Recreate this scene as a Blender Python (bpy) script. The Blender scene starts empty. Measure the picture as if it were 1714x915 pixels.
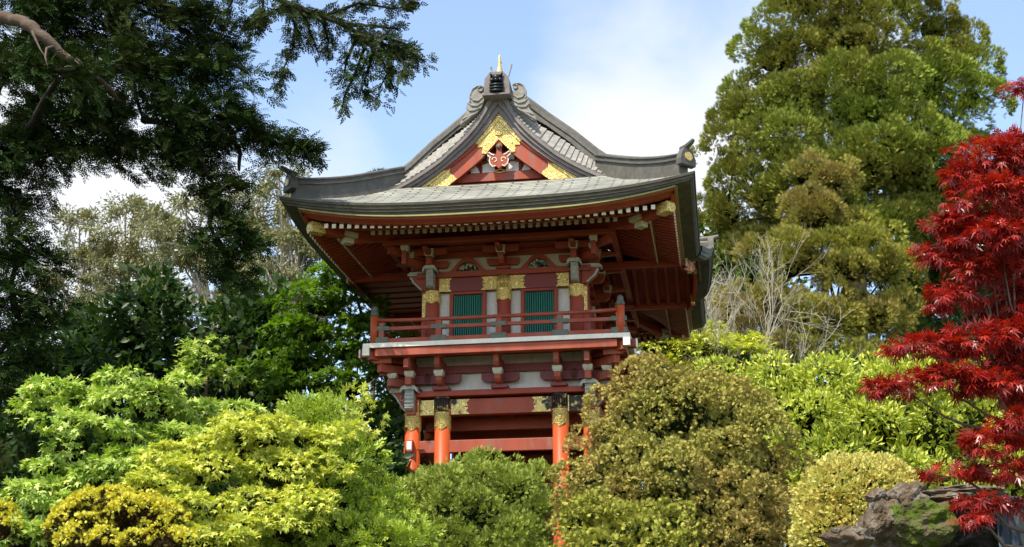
import bpy, bmesh, math, random
import numpy as np
from math import sin, cos, pi, radians, sqrt
from mathutils import Vector, Matrix

random.seed(7)
rng = np.random.default_rng(11)
scene = bpy.context.scene
COL = scene.collection

# ------------------------------------------------------------------ camera
PITCH = radians(17.79)
F_PX = 2133.4
cam_d = bpy.data.cameras.new('camera')
cam_d.sensor_width = 36.0
cam_d.lens = 36.0 * F_PX / 1714.0
cam_d.clip_start = 0.1
cam_d.clip_end = 2000
cam = bpy.data.objects.new('camera', cam_d)
cam.rotation_euler = (radians(90) + PITCH, 0, 0)
COL.objects.link(cam)
scene.camera = cam

# ------------------------------------------------------------------ light and sky
SUN_EL = radians(57)
SUN_AZ = radians(180 + 38)          # measured from +Y towards +X : behind the camera, to its left
to_sun = Vector((sin(SUN_AZ) * cos(SUN_EL), cos(SUN_AZ) * cos(SUN_EL), sin(SUN_EL)))
sun_d = bpy.data.lights.new('sun', 'SUN')
sun_d.energy = 4.7
sun_d.angle = radians(0.53)
sun_d.color = (1.0, 0.93, 0.80)
sun = bpy.data.objects.new('sun', sun_d)
sun.rotation_euler = to_sun.to_track_quat('Z', 'Y').to_euler()
COL.objects.link(sun)

world = bpy.data.worlds.new('World')
scene.world = world
world.use_nodes = True
wn = world.node_tree
wn.nodes.clear()
def wnode(t, **kw):
    n = wn.nodes.new(t)
    for k, v in kw.items():
        setattr(n, k, v)
    return n
w_out = wnode('ShaderNodeOutputWorld')
w_bg = wnode('ShaderNodeBackground')
w_bg.inputs['Strength'].default_value = 0.15
sky = wnode('ShaderNodeTexSky', sky_type='NISHITA')
sky.sun_disc = False
sky.sun_elevation = SUN_EL
sky.sun_rotation = SUN_AZ
sky.air_density = 1.0
sky.dust_density = 0.6
sky.ozone_density = 2.0
wtc = wnode('ShaderNodeTexCoord')
wmap = wnode('ShaderNodeMapping')
wmap.inputs['Scale'].default_value = (1.0, 1.0, 1.5)
wno = wnode('ShaderNodeTexNoise')
wno.inputs['Scale'].default_value = 3.4
wno.inputs['Detail'].default_value = 7.0
wno.inputs['Roughness'].default_value = 0.52
wno.inputs['Distortion'].default_value = 0.25
wl = wn.links.new
wl(wtc.outputs['Generated'], wmap.inputs['Vector'])
wl(wmap.outputs['Vector'], wno.inputs['Vector'])
def pix_dir(px, py):
    dx = (px - 857) / F_PX
    dy = (457.5 - py) / F_PX
    return Vector((dx, cos(PITCH) - dy * sin(PITCH), sin(PITCH) + dy * cos(PITCH))).normalized()
acc = wno.outputs['Fac']
def wmath(op, a, b=None, c=None, clamp=False):
    n = wnode('ShaderNodeMath', operation=op)
    n.use_clamp = clamp
    for i, s in enumerate((a, b, c)):
        if s is None:
            continue
        if isinstance(s, (int, float)):
            n.inputs[i].default_value = s
        else:
            wl(s, n.inputs[i])
    return n.outputs[0]
# the cloud banks that stand in this part of the sky
for (px, py, half, amt) in ((1130, 90, 11, .18), (1060, 300, 9, .12), (110, 330, 9, .40), (500, 230, 5, .10),
                            (840, 20, 7, -.10), (640, 60, 9, -.12), (330, 60, 8, -.1), (1700, 120, 5, -.22), (760, 250, 5, -.06)):
    dot = wnode('ShaderNodeVectorMath', operation='DOT_PRODUCT')
    wl(wtc.outputs['Generated'], dot.inputs[0])
    dot.inputs[1].default_value = pix_dir(px, py)
    mr = wnode('ShaderNodeMapRange', interpolation_type='SMOOTHSTEP')
    wl(dot.outputs['Value'], mr.inputs['Value'])
    mr.inputs['From Min'].default_value = cos(radians(half))
    mr.inputs['From Max'].default_value = 1.0
    mr.inputs['To Min'].default_value = 0.0
    mr.inputs['To Max'].default_value = amt
    acc = wmath('ADD', acc, mr.outputs['Result'])
wramp = wnode('ShaderNodeValToRGB')
wramp.color_ramp.elements[0].position = 0.42
wramp.color_ramp.elements[0].color = (0.10, 0.10, 0.10, 1)
wramp.color_ramp.elements[1].position = 0.80
wramp.color_ramp.elements[1].color = (1, 1, 1, 1)
wramp.color_ramp.interpolation = 'EASE'
wl(acc, wramp.inputs['Fac'])
wmix = wnode('ShaderNodeMixRGB')
wl(wramp.outputs['Color'], wmix.inputs['Fac'])
wgain = wnode('ShaderNodeMixRGB', blend_type='MULTIPLY')
wgain.inputs['Fac'].default_value = 1.0
wgain.inputs['Color2'].default_value = (1.5, 1.48, 1.46, 1)
wl(sky.outputs['Color'], wgain.inputs['Color1'])
wl(wgain.outputs['Color'], wmix.inputs['Color1'])
wmix.inputs['Color2'].default_value = (4.5, 4.65, 4.9, 1)
wl(wmix.outputs['Color'], w_bg.inputs['Color'])
wl(w_bg.outputs['Background'], w_out.inputs['Surface'])

vs = scene.view_settings
scene.display_settings.display_device = 'sRGB'
vs.view_transform = 'Standard'
vs.look = 'None'
vs.exposure = 0.62
vs.gamma = 1.0
vs.use_curve_mapping = False
cy = scene.cycles
cy.max_bounces = 6
cy.diffuse_bounces = 2
cy.glossy_bounces = 3
cy.transmission_bounces = 3
cy.transparent_max_bounces = 4
cy.use_denoising = True
cy.use_adaptive_sampling = False
cy.sample_clamp_indirect = 6.0

# ------------------------------------------------------------------ helpers
def pt(px, py, Y):
    """world point seen at photo pixel px,py when it stands Y metres in front of the camera"""
    d = pix_dir(px, py)
    return np.array(d) * (Y / d[1])

def px_m(Y, z):
    return (Y * cos(PITCH) + z * sin(PITCH)) / F_PX

def lin(r, g, b):
    f = lambda c: (c / 12.92 if c <= .04045 else ((c + .055) / 1.055) ** 2.4)
    return (f(r / 255), f(g / 255), f(b / 255))

def ground_z(x, y):
    """height of the garden slope"""
    x = np.asarray(x, float); y = np.asarray(y, float)
    z = np.interp(y, [-60, 0, 6, 22.5, 24, 34, 60, 140, 400, 900], [-1.8, -1.7, -1.3, 1.9, 2.3, 2.35, 4.2, 9.5, 14, 18])
    return z + .06 * np.sin(x * .7 + y * .3)

class MB:
    """collects shapes, links them as one mesh object"""
    def __init__(self):
        self.v = []; self.f = []; self.m = []
    def add(self, verts, faces, m=0):
        o = len(self.v)
        self.v += [tuple(p) for p in verts]
        for f in faces:
            self.f.append(tuple(i + o for i in f)); self.m.append(m)
        return self
    def box(self, u0, u1, v0, v1, z0, z1, m=0):
        p = [(u0, v0, z0), (u1, v0, z0), (u1, v1, z0), (u0, v1, z0), (u0, v0, z1), (u1, v0, z1), (u1, v1, z1), (u0, v1, z1)]
        return self.add(p, [(0, 3, 2, 1), (4, 5, 6, 7), (0, 1, 5, 4), (1, 2, 6, 5), (2, 3, 7, 6), (3, 0, 4, 7)], m)
    def obox(self, a, b, w, h, m=0, up=(0, 0, 1)):
        """bar from a to b, w wide, h high, a and b on its top centre line"""
        a = Vector(a); b = Vector(b); d = (b - a).normalized()
        s = d.cross(Vector(up)).normalized() * (w / 2); t = s.cross(d).normalized() * h
        p = [a - s - t, a + s - t, b + s - t, b - s - t, a - s, a + s, b + s, b - s]
        return self.add(p, [(0, 3, 2, 1), (4, 5, 6, 7), (0, 1, 5, 4), (1, 2, 6, 5), (2, 3, 7, 6), (3, 0, 4, 7)], m)
    def prism(self, prof, axis, c0, c1, m=0):
        """closed outline prof extruded along 'u' or 'v' from c0 to c1 (prof = pairs of the other horizontal axis and z)"""
        n = len(prof)
        if axis == 'v':
            A = [(p[0], c0, p[1]) for p in prof]; B = [(p[0], c1, p[1]) for p in prof]
        else:
            A = [(c0, p[0], p[1]) for p in prof]; B = [(c1, p[0], p[1]) for p in prof]
        fs = [tuple(range(n)), tuple(range(2 * n - 1, n - 1, -1))]
        for i in range(n):
            j = (i + 1) % n
            fs.append((i, i + n, j + n, j))
        return self.add(A + B, fs, m)
    def tube(self, path, rad, n=8, m=0, cap=True):
        path = [Vector(p) for p in path]
        if not hasattr(rad, '__len__'):
            rad = [rad] * len(path)
        o = len(self.v); vs_ = []
        up0 = Vector((0.13, 0.07, 1)).normalized()
        for i, p in enumerate(path):
            d = (path[min(i + 1, len(path) - 1)] - path[max(i - 1, 0)]).normalized()
            s = d.cross(up0)
            if s.length < .1:
                s = d.cross(Vector((1, 0, 0)))
            s.normalize(); t = s.cross(d)
            for k in range(n):
                a = 2 * pi * k / n
                vs_.append(p + (s * cos(a) + t * sin(a)) * rad[i])
        fs = []
        for i in range(len(path) - 1):
            for k in range(n):
                k2 = (k + 1) % n
                fs.append((i * n + k, i * n + k2, (i + 1) * n + k2, (i + 1) * n + k))
        if cap:
            fs.append(tuple(range(n - 1, -1, -1))); fs.append(tuple((len(path) - 1) * n + k for k in range(n)))
        return self.add(vs_, fs, m)
    def lathe(self, prof, c, n=16, m=0):
        vs_ = []
        for r, z in prof:
            for k in range(n):
                a = 2 * pi * k / n
                vs_.append((c[0] + r * cos(a), c[1] + r * sin(a), z))
        fs = []
        for i in range(len(prof) - 1):
            for k in range(n):
                k2 = (k + 1) % n
                fs.append((i * n + k, i * n + k2, (i + 1) * n + k2, (i + 1) * n + k))
        fs.append(tuple(range(n - 1, -1, -1))); fs.append(tuple((len(prof) - 1) * n + k for k in range(n)))
        return self.add(vs_, fs, m)
    def grid(self, pts, m=0):
        """pts[i][j] -> quad sheet"""
        r = len(pts); c = len(pts[0])
        vs_ = [p for row in pts for p in row]
        fs = [(i * c + j, i * c + j + 1, (i + 1) * c + j + 1, (i + 1) * c + j) for i in range(r - 1) for j in range(c - 1)]
        return self.add(vs_, fs, m)
    def sphere(self, c, r, n=12, m=0):
        vs_ = []; fs = []
        rr = r if hasattr(r, '__len__') else (r, r, r)
        R = n // 2
        for i in range(R + 1):
            th = pi * i / R
            for k in range(n):
                a = 2 * pi * k / n
                vs_.append((c[0] + rr[0] * sin(th) * cos(a), c[1] + rr[1] * sin(th) * sin(a), c[2] + rr[2] * cos(th)))
        for i in range(R):
            for k in range(n):
                k2 = (k + 1) % n
                fs.append((i * n + k, (i + 1) * n + k, (i + 1) * n + k2, i * n + k2))
        return self.add(vs_, fs, m)
    def build(self, name, mats, parent=None, smooth=False, shift=(0, 0, 0), bevel=0, recalc=True):
        me = bpy.data.meshes.new(name)
        sx, sy, sz = shift
        me.from_pydata([(p[0] - sx, p[1] - sy, p[2] - sz) for p in self.v], [], self.f)
        if not isinstance(mats, (list, tuple)):
            mats = [mats]
        for m_ in mats:
            me.materials.append(m_)
        if len(mats) > 1:
            me.polygons.foreach_set('material_index', self.m)
        if recalc:
            bm = bmesh.new(); bm.from_mesh(me)
            bmesh.ops.recalc_face_normals(bm, faces=bm.faces)
            bm.to_mesh(me); bm.free()
        if smooth:
            me.polygons.foreach_set('use_smooth', [True] * len(me.polygons))
        me.update()
        o = bpy.data.objects.new(name, me)
        COL.objects.link(o)
        if parent:
            o.parent = parent
        if smooth == 'auto' or bevel:
            pass
        if bevel:
            md = o.modifiers.new('bevel', 'BEVEL'); md.width = bevel; md.segments = 2; md.limit_method = 'ANGLE'
            md.angle_limit = radians(40)
        return o

def tag(o, label=None, cat=None, group=None, kind=None):
    if label: o['label'] = label
    if cat: o['category'] = cat
    if group: o['group'] = group
    if kind: o['kind'] = kind
    return o

def empty(name, loc, rz=0):
    o = bpy.data.objects.new(name, None)
    o.location = loc; o.rotation_euler = (0, 0, rz); o.empty_display_size = .3
    COL.objects.link(o)
    return o

# ------------------------------------------------------------------ materials
def nodes(m):
    m.use_nodes = True
    nt = m.node_tree
    b = nt.nodes['Principled BSDF']
    return nt, b

def mat(name, col, rough=.5, metal=0., var=.12, scale=3., bump=0., bscale=40., spec=.3, col2=None, cover=(.45, .75), stretch=None, coat=0., bdist=.02):
    """painted / stone / metal surface: base colour with uneven wear, a second colour in patches, fine bump"""
    m = bpy.data.materials.new(name)
    nt, b = nodes(m)
    L = nt.links.new
    tc = nt.nodes.new('ShaderNodeTexCoord')
    mp = nt.nodes.new('ShaderNodeMapping')
    if stretch: mp.inputs['Scale'].default_value = stretch
    L(tc.outputs['Object'], mp.inputs['Vector'])
    n1 = nt.nodes.new('ShaderNodeTexNoise'); n1.inputs['Scale'].default_value = scale; n1.inputs['Detail'].default_value = 6
    L(mp.outputs['Vector'], n1.inputs['Vector'])
    mr = nt.nodes.new('ShaderNodeMapRange'); mr.inputs['From Min'].default_value = .3; mr.inputs['From Max'].default_value = .7
    mr.inputs['To Min'].default_value = 1 - var; mr.inputs['To Max'].default_value = 1 + var
    L(n1.outputs['Fac'], mr.inputs['Value'])
    mx = nt.nodes.new('ShaderNodeVectorMath'); mx.operation = 'SCALE'
    mx.inputs[0].default_value = col[:3]
    L(mr.outputs['Result'], mx.inputs['Scale'])
    src = mx.outputs['Vector']
    if col2:
        n2 = nt.nodes.new('ShaderNodeTexNoise'); n2.inputs['Scale'].default_value = scale * 2.3; n2.inputs['Detail'].default_value = 8
        n2.inputs['Roughness'].default_value = .65
        L(mp.outputs['Vector'], n2.inputs['Vector'])
        r2 = nt.nodes.new('ShaderNodeMapRange'); r2.inputs['From Min'].default_value = cover[0]; r2.inputs['From Max'].default_value = cover[1]
        L(n2.outputs['Fac'], r2.inputs['Value'])
        mc = nt.nodes.new('ShaderNodeMixRGB'); mc.inputs['Color2'].default_value = (*col2[:3], 1)
        L(r2.outputs['Result'], mc.inputs['Fac']); L(src, mc.inputs['Color1']); src = mc.outputs['Color']
    L(src, b.inputs['Base Color'])
    b.inputs['Roughness'].default_value = rough
    b.inputs['Metallic'].default_value = metal
    b.inputs['Specular IOR Level'].default_value = spec
    b.inputs['Coat Weight'].default_value = coat
    if bump:
        n3 = nt.nodes.new('ShaderNodeTexNoise'); n3.inputs['Scale'].default_value = bscale; n3.inputs['Detail'].default_value = 4
        L(tc.outputs['Object'], n3.inputs['Vector'])
        bp = nt.nodes.new('ShaderNodeBump'); bp.inputs['Strength'].default_value = bump; bp.inputs['Distance'].default_value = bdist
        L(n3.outputs['Fac'], bp.inputs['Height']); L(bp.outputs['Normal'], b.inputs['Normal'])
    return m

M = {}
M['vermilion'] = mat('vermilion_paint', (.45, .074, .018), .45, var=.13, scale=2.2, bump=.08, bscale=30, col2=(.40, .075, .022), cover=(.5, .8), stretch=(1, 1, .35))
M['brick'] = mat('faded_red_paint', (.34, .066, .030), .6, var=.22, scale=2.5, bump=.08, bscale=26, col2=(.26, .11, .075), cover=(.5, .68), stretch=(1, 1, .25))
M['red'] = mat('weathered_red_paint', (.33, .052, .022), .55, var=.2, scale=2.5, bump=.08, bscale=26, col2=(.28, .055, .033), cover=(.5, .8))
M['shade_red'] = mat('shaded_red_paint', (.30, .055, .022), .5, var=.15, scale=3, bump=.06, bscale=26, col2=(.25, .058, .028), cover=(.5, .85))  # one red paint, with the shade of the upper parts put into its colour
M['maroon'] = mat('maroon_paint', (.21, .045, .04), .5, var=.1, scale=3, bump=.05, stretch=(.4, 1, 1))
M['white'] = mat('white_paint', (.85, .77, .61), .6, var=.08, scale=5, bump=.08, col2=(.50, .45, .36), cover=(.55, .85))
M['plaster'] = mat('plaster', (.68, .63, .55), .8, var=.08, scale=4, bump=.15, col2=(.40, .35, .28), cover=(.52, .85), stretch=(1, 1, .4))
M['cream'] = mat('cream_paint', (.52, .48, .33), .65, var=.1, scale=5, bump=.06, col2=(.38, .34, .22), cover=(.5, .85))
M['green'] = mat('green_slat_paint', (.02, .17, .12), .5, var=.12, scale=6, stretch=(1, 1, .3))
M['darkgap'] = mat('dark_wood', (.02, .014, .012), .8)
M['stone_cap'] = mat('pale_grey_carving', (.42, .41, .34), .75, var=.15, scale=6, bump=.25, bscale=30, col2=(.24, .25, .2), cover=(.45, .8))
M['grey_wood'] = mat('weathered_bargeboard', (.20, .17, .155), .75, var=.15, scale=3, bump=.15, bscale=20, col2=(.13, .11, .10), cover=(.45, .8))
M['copper'] = mat('dark_patinated_copper', (.105, .096, .078), .6, metal=.2, var=.2, scale=3, bump=.15, bscale=14, col2=(.17, .16, .135), cover=(.45, .8))
M['fascia'] = mat('eave_shingle_edge', (.075, .066, .045), .8, var=.2, scale=2.4, bump=.3, bscale=30, col2=(.13, .12, .088), cover=(.45, .8), stretch=(1, 1, 5))
M['fascia_side'] = M['fascia']
M['trim'] = mat('ochre_trim', (.34, .29, .11), .6, var=.15, scale=5)
M['iron'] = mat('black_iron', (.018, .02, .02), .32, metal=.4, var=.2, scale=8, bump=.1)
M['sleeve'] = mat('grey_green_bronze', (.13, .13, .09), .6, metal=.4, var=.2, scale=9, col2=(.2, .2, .15), cover=(.5, .8))
M['bark'] = mat('brown_bark', (.14, .095, .065), .9, var=.25, scale=4, bump=.8, bscale=14, stretch=(3, 3, .6))
M['greybark'] = mat('pale_bark', (.40, .35, .28), .85, var=.2, scale=4, bump=.4, bscale=12, stretch=(2, 2, .6))
M['twig'] = mat('bare_grey_twigs', (.46, .41, .31), .85, var=.15, scale=3)
M['lampbox'] = mat('grey_plastic', (.62, .62, .58), .45, var=.04)
M['lampdark'] = mat('dark_grey_lens', (.2, .2, .19), .3, var=.04)

def gold(name, pattern='scroll', dark=0.):
    """gilded relief: swirling raised ornament cut in bump, with a darker gold colour in the grooves"""
    m = bpy.data.materials.new(name)
    nt, b = nodes(m); L = nt.links.new
    tc = nt.nodes.new('ShaderNodeTexCoord')
    n1 = nt.nodes.new('ShaderNodeTexNoise'); n1.inputs['Scale'].default_value = 5; n1.inputs['Detail'].default_value = 2
    L(tc.outputs['Object'], n1.inputs['Vector'])
    vo = nt.nodes.new('ShaderNodeTexVoronoi'); vo.feature = 'DISTANCE_TO_EDGE' if pattern == 'lattice' else 'F1'
    vo.inputs['Scale'].default_value = 11 if pattern == 'scroll' else 9
    mixv = nt.nodes.new('ShaderNodeMixRGB'); mixv.inputs['Fac'].default_value = .12
    L(tc.outputs['Object'], mixv.inputs['Color1']); L(n1.outputs['Color'], mixv.inputs['Color2'])
    L(mixv.outputs['Color'], vo.inputs['Vector'])
    wv = nt.nodes.new('ShaderNodeMath'); wv.operation = 'SINE'
    ml = nt.nodes.new('ShaderNodeMath'); ml.operation = 'MULTIPLY'; ml.inputs[1].default_value = 22 if pattern == 'scroll' else 40
    L(vo.outputs['Distance'], ml.inputs[0]); L(ml.outputs[0], wv.inputs[0])
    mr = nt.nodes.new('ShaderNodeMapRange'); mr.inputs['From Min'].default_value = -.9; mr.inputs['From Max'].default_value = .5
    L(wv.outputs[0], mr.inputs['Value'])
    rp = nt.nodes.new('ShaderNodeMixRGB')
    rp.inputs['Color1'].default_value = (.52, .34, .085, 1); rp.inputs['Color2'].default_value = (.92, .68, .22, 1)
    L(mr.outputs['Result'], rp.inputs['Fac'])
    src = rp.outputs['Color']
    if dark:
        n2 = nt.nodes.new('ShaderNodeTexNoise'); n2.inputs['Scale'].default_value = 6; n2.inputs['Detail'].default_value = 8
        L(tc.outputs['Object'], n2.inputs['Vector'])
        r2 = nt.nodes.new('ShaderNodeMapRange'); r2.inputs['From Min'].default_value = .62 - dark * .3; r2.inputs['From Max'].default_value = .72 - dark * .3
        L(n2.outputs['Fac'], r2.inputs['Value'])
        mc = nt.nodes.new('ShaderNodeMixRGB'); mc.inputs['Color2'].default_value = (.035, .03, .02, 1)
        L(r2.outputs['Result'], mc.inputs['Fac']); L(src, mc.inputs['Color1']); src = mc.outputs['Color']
    L(src, b.inputs['Base Color'])
    b.inputs['Metallic'].default_value = .45
    b.inputs['Roughness'].default_value = .36
    bp = nt.nodes.new('ShaderNodeBump'); bp.inputs['Strength'].default_value = .45; bp.inputs['Distance'].default_value = .02
    L(mr.outputs['Result'], bp.inputs['Height']); L(bp.outputs['Normal'], b.inputs['Normal'])
    return m
M['gold'] = gold('gilded_relief')
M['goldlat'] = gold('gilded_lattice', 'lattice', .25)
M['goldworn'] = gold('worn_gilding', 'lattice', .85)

def shingle_mat():
    """wooden roof shingles: courses stepping up the slope, each board its own grey"""
    m = bpy.data.materials.new('roof_shingles')
    nt, b = nodes(m); L = nt.links.new
    tc = nt.nodes.new('ShaderNodeTexCoord')
    sx = nt.nodes.new('ShaderNodeSeparateXYZ'); L(tc.outputs['UV'], sx.inputs[0])
    br = nt.nodes.new('ShaderNodeTexBrick')
    br.inputs['Scale'].default_value = 1.0
    br.inputs['Brick Width'].default_value = .55; br.inputs['Row Height'].default_value = .12
    br.inputs['Mortar Size'].default_value = .03; br.inputs['Mortar Smooth'].default_value = .3
    br.inputs['Color1'].default_value = (.29, .29, .235, 1); br.inputs['Color2'].default_value = (.37, .37, .31, 1)
    br.inputs['Mortar'].default_value = (.09, .09, .07, 1)
    br.offset = .37
    L(tc.outputs['UV'], br.inputs['Vector'])
    n1 = nt.nodes.new('ShaderNodeTexNoise'); n1.inputs['Scale'].default_value = 1.6; n1.inputs['Detail'].default_value = 8
    L(tc.outputs['Object'], n1.inputs['Vector'])
    mr = nt.nodes.new('ShaderNodeMapRange'); mr.inputs['From Min'].default_value = .3; mr.inputs['From Max'].default_value = .7
    mr.inputs['To Min'].default_value = .6; mr.inputs['To Max'].default_value = 1.2
    L(n1.outputs['Fac'], mr.inputs['Value'])
    mx = nt.nodes.new('ShaderNodeMixRGB'); mx.blend_type = 'MULTIPLY'; mx.inputs['Fac'].default_value = 1
    L(br.outputs['Color'], mx.inputs['Color1']); L(mr.outputs['Result'], mx.inputs['Color2'])
    L(mx.outputs['Color'], b.inputs['Base Color'])
    b.inputs['Roughness'].default_value = .8
    bp = nt.nodes.new('ShaderNodeBump'); bp.inputs['Strength'].default_value = .6; bp.inputs['Distance'].default_value = .03
    fr = nt.nodes.new('ShaderNodeMath'); fr.operation = 'FRACT'
    dv = nt.nodes.new('ShaderNodeMath'); dv.operation = 'DIVIDE'; dv.inputs[1].default_value = .12
    L(sx.outputs['Y'], dv.inputs[0]); L(dv.outputs[0], fr.inputs[0])
    iv = nt.nodes.new('ShaderNodeMath'); iv.operation = 'SUBTRACT'; iv.inputs[0].default_value = 1
    L(fr.outputs[0], iv.inputs[1])
    ad = nt.nodes.new('ShaderNodeMath'); ad.operation = 'ADD'; L(iv.outputs[0], ad.inputs[0]); L(n1.outputs['Fac'], ad.inputs[1])
    L(ad.outputs[0], bp.inputs['Height']); L(bp.outputs['Normal'], b.inputs['Normal'])
    return m
M['shingle'] = shingle_mat()

def leaf_mat(name, cols, trans=.35, rough=.5, spec=.35, patch=None, pscale=.8, tcol=None):
    """leaves: every leaf takes its own shade from cols; some light passes through"""
    m = bpy.data.materials.new(name)
    nt, b = nodes(m); L = nt.links.new
    out = [n for n in nt.nodes if n.type == 'OUTPUT_MATERIAL'][0]
    g = nt.nodes.new('ShaderNodeNewGeometry')
    rp = nt.nodes.new('ShaderNodeValToRGB')
    e = rp.color_ramp.elements
    e[0].position = 0; e[0].color = (*cols[0], 1)
    e[1].position = 1; e[1].color = (*cols[-1], 1)
    for i, c in enumerate(cols[1:-1]):
        x = e.new((i + 1) / (len(cols) - 1)); x.color = (*c, 1)
    L(g.outputs['Random Per Island'], rp.inputs['Fac'])
    src = rp.outputs['Color']
    tc = nt.nodes.new('ShaderNodeTexCoord')
    if patch:
        n1 = nt.nodes.new('ShaderNodeTexNoise'); n1.inputs['Scale'].default_value = pscale; n1.inputs['Detail'].default_value = 3
        L(tc.outputs['Object'], n1.inputs['Vector'])
        mr = nt.nodes.new('ShaderNodeMapRange'); mr.inputs['From Min'].default_value = .42; mr.inputs['From Max'].default_value = .62
        mr.inputs['To Max'].default_value = .8
        L(n1.outputs['Fac'], mr.inputs['Value'])
        mc = nt.nodes.new('ShaderNodeMixRGB'); mc.inputs['Color2'].default_value = (*patch, 1)
        L(mr.outputs['Result'], mc.inputs['Fac']); L(src, mc.inputs['Color1']); src = mc.outputs['Color']
    L(src, b.inputs['Base Color'])
    b.inputs['Roughness'].default_value = rough
    b.inputs['Specular IOR Level'].default_value = spec
    tr = nt.nodes.new('ShaderNodeBsdfTranslucent')
    hs = nt.nodes.new('ShaderNodeHueSaturation'); hs.inputs['Saturation'].default_value = 1.1; hs.inputs['Value'].default_value = 1.2
    L(src, hs.inputs['Color']); L(hs.outputs['Color'], tr.inputs['Color'])
    mix = nt.nodes.new('ShaderNodeMixShader'); mix.inputs['Fac'].default_value = trans
    L(b.outputs['BSDF'], mix.inputs[1]); L(tr.outputs['BSDF'], mix.inputs[2])
    L(mix.outputs['Shader'], out.inputs['Surface'])
    return m

# ------------------------------------------------------------------ ground
def build_ground():
    xs = np.concatenate([np.linspace(-900, -60, 15), np.linspace(-50, 50, 81), np.linspace(60, 900, 15)])
    ys = np.concatenate([np.linspace(-60, 0, 10), np.linspace(1, 70, 90), np.linspace(80, 900, 28)])
    g = [[(x, y, float(ground_z(x, y))) for x in xs] for y in ys]
    mb = MB(); mb.grid(g)
    gm = mat('garden_soil', (.06, .05, .03), .95, var=.3, scale=1.2, bump=.6, bscale=8, col2=(.05, .075, .02), cover=(.42, .62))
    o = mb.build('ground', gm, smooth=True)
    tag(o, kind='structure')
build_ground()

# ------------------------------------------------------------------ the gate
ROT = radians(-9.38)
BX, BY, BZ = -0.221, 26.0, 2.33
gate = empty('temple_gate', (BX, BY, BZ), ROT)
tag(gate, 'two storey vermilion temple gate with curved grey shingle roof and gilded gable', 'temple gate')
SH = (0, 0, BZ)
def B(mb, name, m, parent=gate, **k):
    """a part of the gate; heights in mb are measured from the camera's level"""
    return mb.build(name, m, parent, shift=SH, **k)

HL, IL = 1.87, 1.235        # lower pillars: corner and inner
DV = 6.4                    # depth between the first and the last pillar row
CV = DV / 2
# ---- lower storey
lower_spots = [(-HL, 0), (-IL, 0), (IL, 0), (HL, 0)] + [(s * HL, v) for v in (1.75, 4.65, DV) for s in (-1, 1)] + [(-IL, DV), (IL, DV)]
for i, (u, v) in enumerate(lower_spots):
    mb = MB(); mb.lathe([(.19, 2.2), (.19, 2.42), (.168, 2.5), (.166, 5.66)], (u, v), 24)
    p = B(mb, 'pillar', M['vermilion'], smooth=True)
    st = MB(); st.lathe([(.30, 2.2), (.30, 2.36), (.24, 2.43), (.2, 2.43)], (u, v), 20); B(st, 'base_stone', M['stone_cap'], p)
    if i < 4:
        gb = MB(); n = 28; vs_ = []; fs = []      # gilded sheath with a scalloped lower edge
        for k in range(n):
            a = 2 * pi * k / n
            low = 5.0 - .045 * cos(a * 4 + pi / 2 * 4)
            for r, z in ((.172, low), (.178, low + .012), (.176, 5.3), (.186, 5.315), (.186, 5.345)):
                vs_.append((u + r * cos(a), v + r * sin(a), z))
        for k in range(n):
            k2 = (k + 1) % n
            for j in range(4):
                fs.append((k * 5 + j, k2 * 5 + j, k2 * 5 + j + 1, k * 5 + j + 1))
        gb.add(vs_, fs); B(gb, 'gilded_sheath', M['gold'], p, smooth=True)
        if i in (1, 2):
            fl = MB()
            for k in range(22):                 # fluted collar
                a = 2 * pi * k / 22
                fl.tube([(u + .182 * cos(a), v + .182 * sin(a), 5.35), (u + .182 * cos(a), v + .182 * sin(a), 5.655)], .022, 6)
            fl.lathe([(.18, 5.345), (.207, 5.35), (.207, 5.38), (.18, 5.385)], (u, v), 22)
            fl.lathe([(.18, 5.62), (.207, 5.625), (.207, 5.66), (.18, 5.663)], (u, v), 22)
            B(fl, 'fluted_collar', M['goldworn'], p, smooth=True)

# tie beams, between pillars; the front one runs through the corner pillars
mb = MB(); mb.box(-2.05, 2.05, -.06, .06, 4.51, 4.765); B(mb, 'tie_beam', M['brick'], bevel=.012)
mb = MB(); mb.box(-2.05, 2.05, DV - .06, DV + .06, 4.51, 4.765); B(mb, 'tie_beam', M['brick'], bevel=.012)
for s in (-1, 1):
    mb = MB(); mb.box(s * HL - .06, s * HL + .06, -.25, DV + .25, 4.515, 4.76); B(mb, 'tie_beam', M['brick'], bevel=.012)
    mb = MB(); mb.box(s * IL - .05, s * IL + .05, .1, DV, 4.1, 4.3); B(mb, 'inner_beam', M['red'])
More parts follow.
